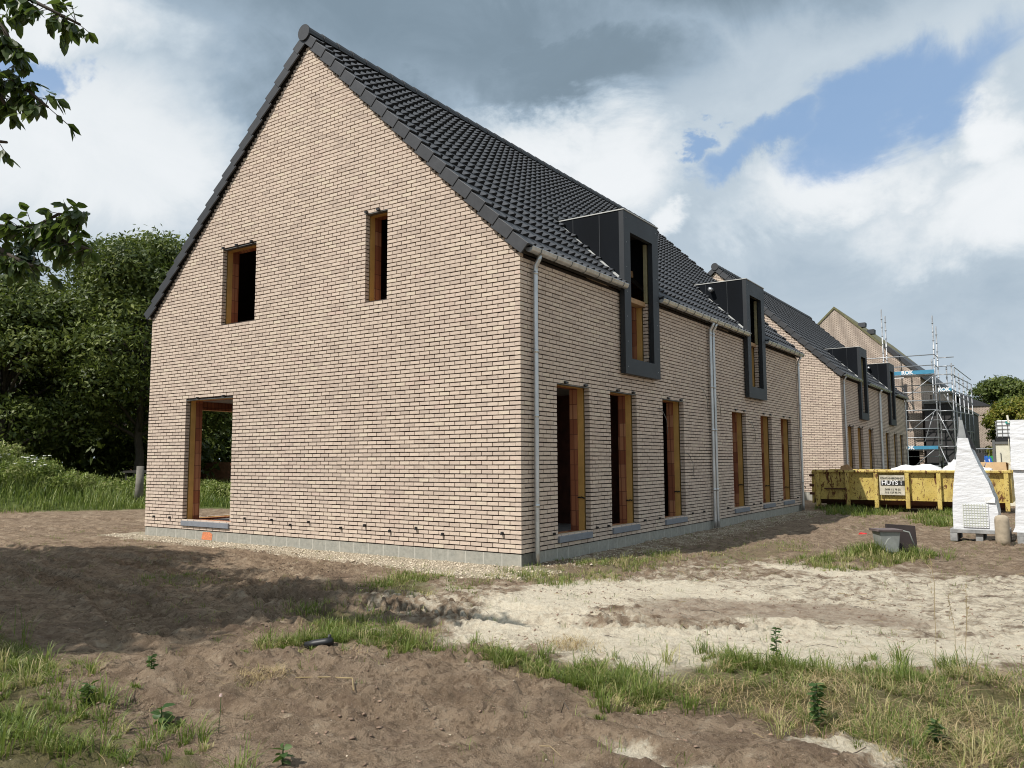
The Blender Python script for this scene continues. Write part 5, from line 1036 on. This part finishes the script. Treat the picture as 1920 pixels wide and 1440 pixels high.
r_ = np.clip(rg.random(len(q)) * .7 + (nz - .5) * .8, 0, 1); blades('meadow_grass', np.column_stack([q, gheight(q[:, 0], q[:, 1])]), L, np.full(len(q), .5), np.full(len(q), .022), r_, 'meadow', rg)
def weed_bank(name, spots, n, size, seed):
    rng = np.random.default_rng(seed); cs = []; rs = []
    for x, y, r_, h in spots:
        for i in range(16): a = rng.uniform(0, 6.28); d = r_ * math.sqrt(rng.random()); xx, yy = x + math.cos(a) * d, y + math.sin(a) * d; cs.append((xx, yy, gh(xx, yy) + h * rng.uniform(.2, 1.0))); rs.append(rng.uniform(.18, .38))
    vs, fs, r = leaf_cloud(cs, rs, n, size, rng, 1.1, out_bias=.2, droop=-.8); return tag(fastmesh(name, vs, fs, 4, 'meadow', r), kind='stuff')
weed_bank('tall_weeds', [(-24.5, 2.2, 1.6, .9), (-22.8, 3.4, 1.3, .95), (-25.5, 4.0, 1.8, 1.0), (-27, 2.0, 2, .9), (-21.9, 4.6, .9, .7), (-20.9, 6.9, .7, .75), (-20.2, 7.6, .5, .9), (-24, 7.5, 1.5, .6), (-28, 6, 2, .8), (-18.9, 8.6, .8, .5), (-21.5, 5.8, 1.2, .35), (-23, 5.5, 1.6, .5)], 46000, .055, 93)
# white umbels on the mound
rn = random.Random(9)
def umbel(x, y, h, label, sc_=1.0, nh=9):
    z = gh(x, y); o = empty('wild_carrot', (x, y, z), label, 'wildflower', 'white umbel flowers on the mound'); mb = MB(); hb = MB()
    for i in range(nh):
        a = rn.uniform(0, 6.28); d = rn.uniform(.05, .5) * sc_; tip = (math.cos(a) * d, math.sin(a) * d, h * rn.uniform(.7, 1.05)); mb.tube([(0, 0, 0), (tip[0] * .5, tip[1] * .5, tip[2] * .6), tip], .008, 4, cap=False)
        hb.tube([(tip[0], tip[1], tip[2]), (tip[0], tip[1], tip[2] + .02)], [.045 * sc_, .035 * sc_], 7)
    mb.build('stems', 'weed', o); hb.build('flower_heads', 'petal', o)
umbel(-22.3, 3.9, 1.15, 'largest white umbel flower clump on top of the grassy mound', 1.3, 30); umbel(-23.2, 2.8, .95, 'white umbels low on the left flank of the mound', 1.2, 9); umbel(-19.4, 6.4, .5, 'low white umbels in the meadow before the shed', 1.4, 8)
# clods and chips
def rocks(name, P, S, m_, rng):
    ico = np.array([(0, 0, 1), (.89, 0, .45), (.28, .85, .45), (-.72, .53, .45), (-.72, -.53, .45), (.28, -.85, .45), (.72, .53, -.45), (-.28, .85, -.45), (-.89, 0, -.45), (-.28, -.85, -.45), (.72, -.53, -.45), (0, 0, -1)])
    fc = np.array([(0, 1, 2), (0, 2, 3), (0, 3, 4), (0, 4, 5), (0, 5, 1), (1, 6, 2), (2, 7, 3), (3, 8, 4), (4, 9, 5), (5, 10, 1), (6, 7, 2), (7, 8, 3), (8, 9, 4), (9, 10, 5), (10, 6, 1), (11, 7, 6), (11, 8, 7), (11, 9, 8), (11, 10, 9), (11, 6, 10)])
    n = len(P); v = ico[None] * (1 + rng.uniform(-.5, .5, (n, 12, 1))) * S[:, None, None] * rng.uniform(.45, 1.3, (n, 1, 3)) * np.array([1, 1, .5]) + P[:, None]
    f = (fc[None] + np.arange(n)[:, None, None] * 12).reshape(-1, 3); return tag(fastmesh(name, v.reshape(-1, 3), f, 3, m_, np.repeat(rng.random(n), 20)), kind='stuff')
n = 15000; q = rg.uniform([-6, -7.8], [6.6, 2.5], (n * 5, 2)); q = q[(q[:, 0] > .3) | (q[:, 1] < -.9)]; nz = fbm(q[:, 0] * 1.6, q[:, 1] * 1.6, 91, 3); q = q[rg.random(len(q)) < np.clip((nz - .45) * 5, .03, 1)][:n]; S = .003 + .013 * rg.random(len(q)) ** 5
rocks('soil_clods', np.column_stack([q, gheight(q[:, 0], q[:, 1]) + S * .2]), S, 'clod', rg)
q = rg.uniform([-10.5, -1.3], [1.0, -.01], (9000, 2)); q = q[soft('gravel', q[:, 0], q[:, 1], .2) > .4]; S = .006 + .016 * rg.random(len(q)) ** 2
q2 = rg.uniform([.0, .3], [.9, 14.9], (3500, 2)); q = np.concatenate([q, q2]); S = np.concatenate([S, .006 + .014 * rg.random(len(q2)) ** 2])
q3 = rg.uniform([-4, -7.6], [6.4, 6], (2600, 2)); q3 = q3[(q3[:, 0] > .1) | (q3[:, 1] < -.1)]; q = np.concatenate([q, q3]); S = np.concatenate([S, .002 + .007 * rg.random(len(q3)) ** 3])
rocks('pale_gravel', np.column_stack([q, gheight(q[:, 0], q[:, 1]) + S * .2]), S, 'chips', rg)
# twigs and stems strewn over the soil
n = 420; q = rg.uniform([-5, -7.6], [6.6, 5], (n, 2)); q = q[(q[:, 0] > .4) | (q[:, 1] < -.8)]; mb = MB(); rn = random.Random(33)
for x, y in q:
    a = rn.uniform(0, 6.28); L = rn.uniform(.03, .16) * (1.6 if rn.random() < .1 else 1); z = gh(x, y) + .008; x1, y1 = x + math.cos(a) * L, y + math.sin(a) * L
    mb.tube([(x, y, z), ((x + x1) / 2 + rn.uniform(-.01, .01), (y + y1) / 2 + rn.uniform(-.01, .01), max(z, gh((x + x1) / 2, (y + y1) / 2)) + .012), (x1, y1, gh(x1, y1) + .008)], rn.uniform(.0012, .0035), 4, mi=rn.choice([0, 0, 1]))
tag(mb.build('strewn_twigs', ['twig', 'straw']), kind='stuff')
# weeds
def weed(x, y, h, nl, ls, label, seed, spread=.5, lean=0.0, m_='weed'):
    rn = random.Random(seed); rng = np.random.default_rng(seed); o = empty('weed_plant', (x, y, gh(x, y)), label, 'weed'); mb = MB(); tip = Vector((lean * h, lean * h * .5, h)); mb.tube([(0, 0, -.02), tip * .5, tip], [.006, .004, .002], 6); pts = []
    for i in range(nl):
        f = .12 + .88 * i / nl; a = i * 2.4; p = tip * f; pts.append((p, Vector((math.cos(a), math.sin(a), rn.uniform(-.1, spread))).normalized()))
    mb.build('stem', m_, o); leaves(pts, ls, rng, 'leaves', o, m_); return o
weed(4.53, -3.38, .27, 44, .048, 'upright leafy weed standing against the white sand', 1); weed(5.15, -4.72, .24, 56, .05, 'stocky nettle-like weed in the dry grass at lower right', 2, .2)
weed(1.95, -6.72, .12, 12, .07, 'small broad-leaved weed at the bottom edge left of centre', 3); weed(3.05, -6.75, .09, 10, .06, 'tiny bright weed at the bottom edge near the centre', 4); weed(1.3, -6.8, .14, 34, .06, 'low broad-leaved weed in the bottom left grass', 6, .5)
weed(1.0, -6.2, .10, 22, .045, 'broad-leaved weed at the left edge of the bottom left grass', 8); weed(5.75, -4.75, .14, 34, .05, 'spreading weed in the bottom right corner', 9)
def stalk(x, y, h, label, seed, m_='straw'):
    rn = random.Random(seed); mb = MB(); pts = [Vector((0, 0, -.01))]
    for i in range(5): pts.append(pts[-1] + Vector((rn.uniform(-.02, .02), rn.uniform(-.02, .02), h / 5)))
    mb.tube(pts, .0018, 5)
    for i in range(14): p = pts[-1] - Vector((0, 0, h * .3 * rn.random())); d = Vector((rn.uniform(-1, 1), rn.uniform(-1, 1), .8)) * .02; mb.tube([p, p + d], .0015, 4)
    o = mb.build('grass_stalk', m_, loc=(x, y, gh(x, y))); tag(o, label, 'grass stalk', 'tall dry grass stalks at the right'); return o
stalk(5.62, -3.5, .85, 'tallest thin dry stalk rising in front of the pallets', 1); stalk(5.8, -3.7, .7, 'thin dry stalk right of the tallest one', 2); stalk(5.72, -3.3, .55, 'shortest thin dry stalk between the two taller ones', 3)
stalk(1.42, -4.55, .42, 'grass stalk rising above the black pipe offcut', 4, 'grass')
fl = empty('pink_flower', (2.35, -6.62, gh(2.35, -6.62)), 'thin weed with a small pink flower at the bottom left', 'wildflower'); mb = MB(); mb.tube([(0, 0, 0), (.01, 0, .1), (0, .01, .2)], .002, 5); mb.build('stem', 'weed', fl)
mb = MB(); mb.tube([(0.01, .0, .2), (.012, 0, .212)], [.009, .006], 8); mb.build('petals', 'pink', fl)
mb = MB(); mb.tube([(0, 0, .02), (.2, .1, .03), (.42, .12, .05), (.5, .05, .0)], .004, 5); o = mb.build('dry_stem', 'straw', loc=(1.98, -5.75, gh(1.98, -5.75) + .005)); tag(o, 'bent straw-coloured stem lying on the mud below the grass strip', 'stem')
q = np.array([1.72, -5.82]) + rg.normal(size=(320, 2)) * .09; blades('straw_clump', np.column_stack([q, gheight(q[:, 0], q[:, 1]) + .01]), rg.uniform(.05, .16, 320), np.full(320, 1.8), np.full(320, .003), rg.random(320), 'straw', rg, flat=.35)
q = np.array([2.95, -3.75]) + rg.normal(size=(300, 2)) * .12; blades('straw_clump', np.column_stack([q, gheight(q[:, 0], q[:, 1]) + .01]), rg.uniform(.05, .16, 300), np.full(300, 1.5), np.full(300, .004), rg.random(300), 'straw', rg, flat=.5)
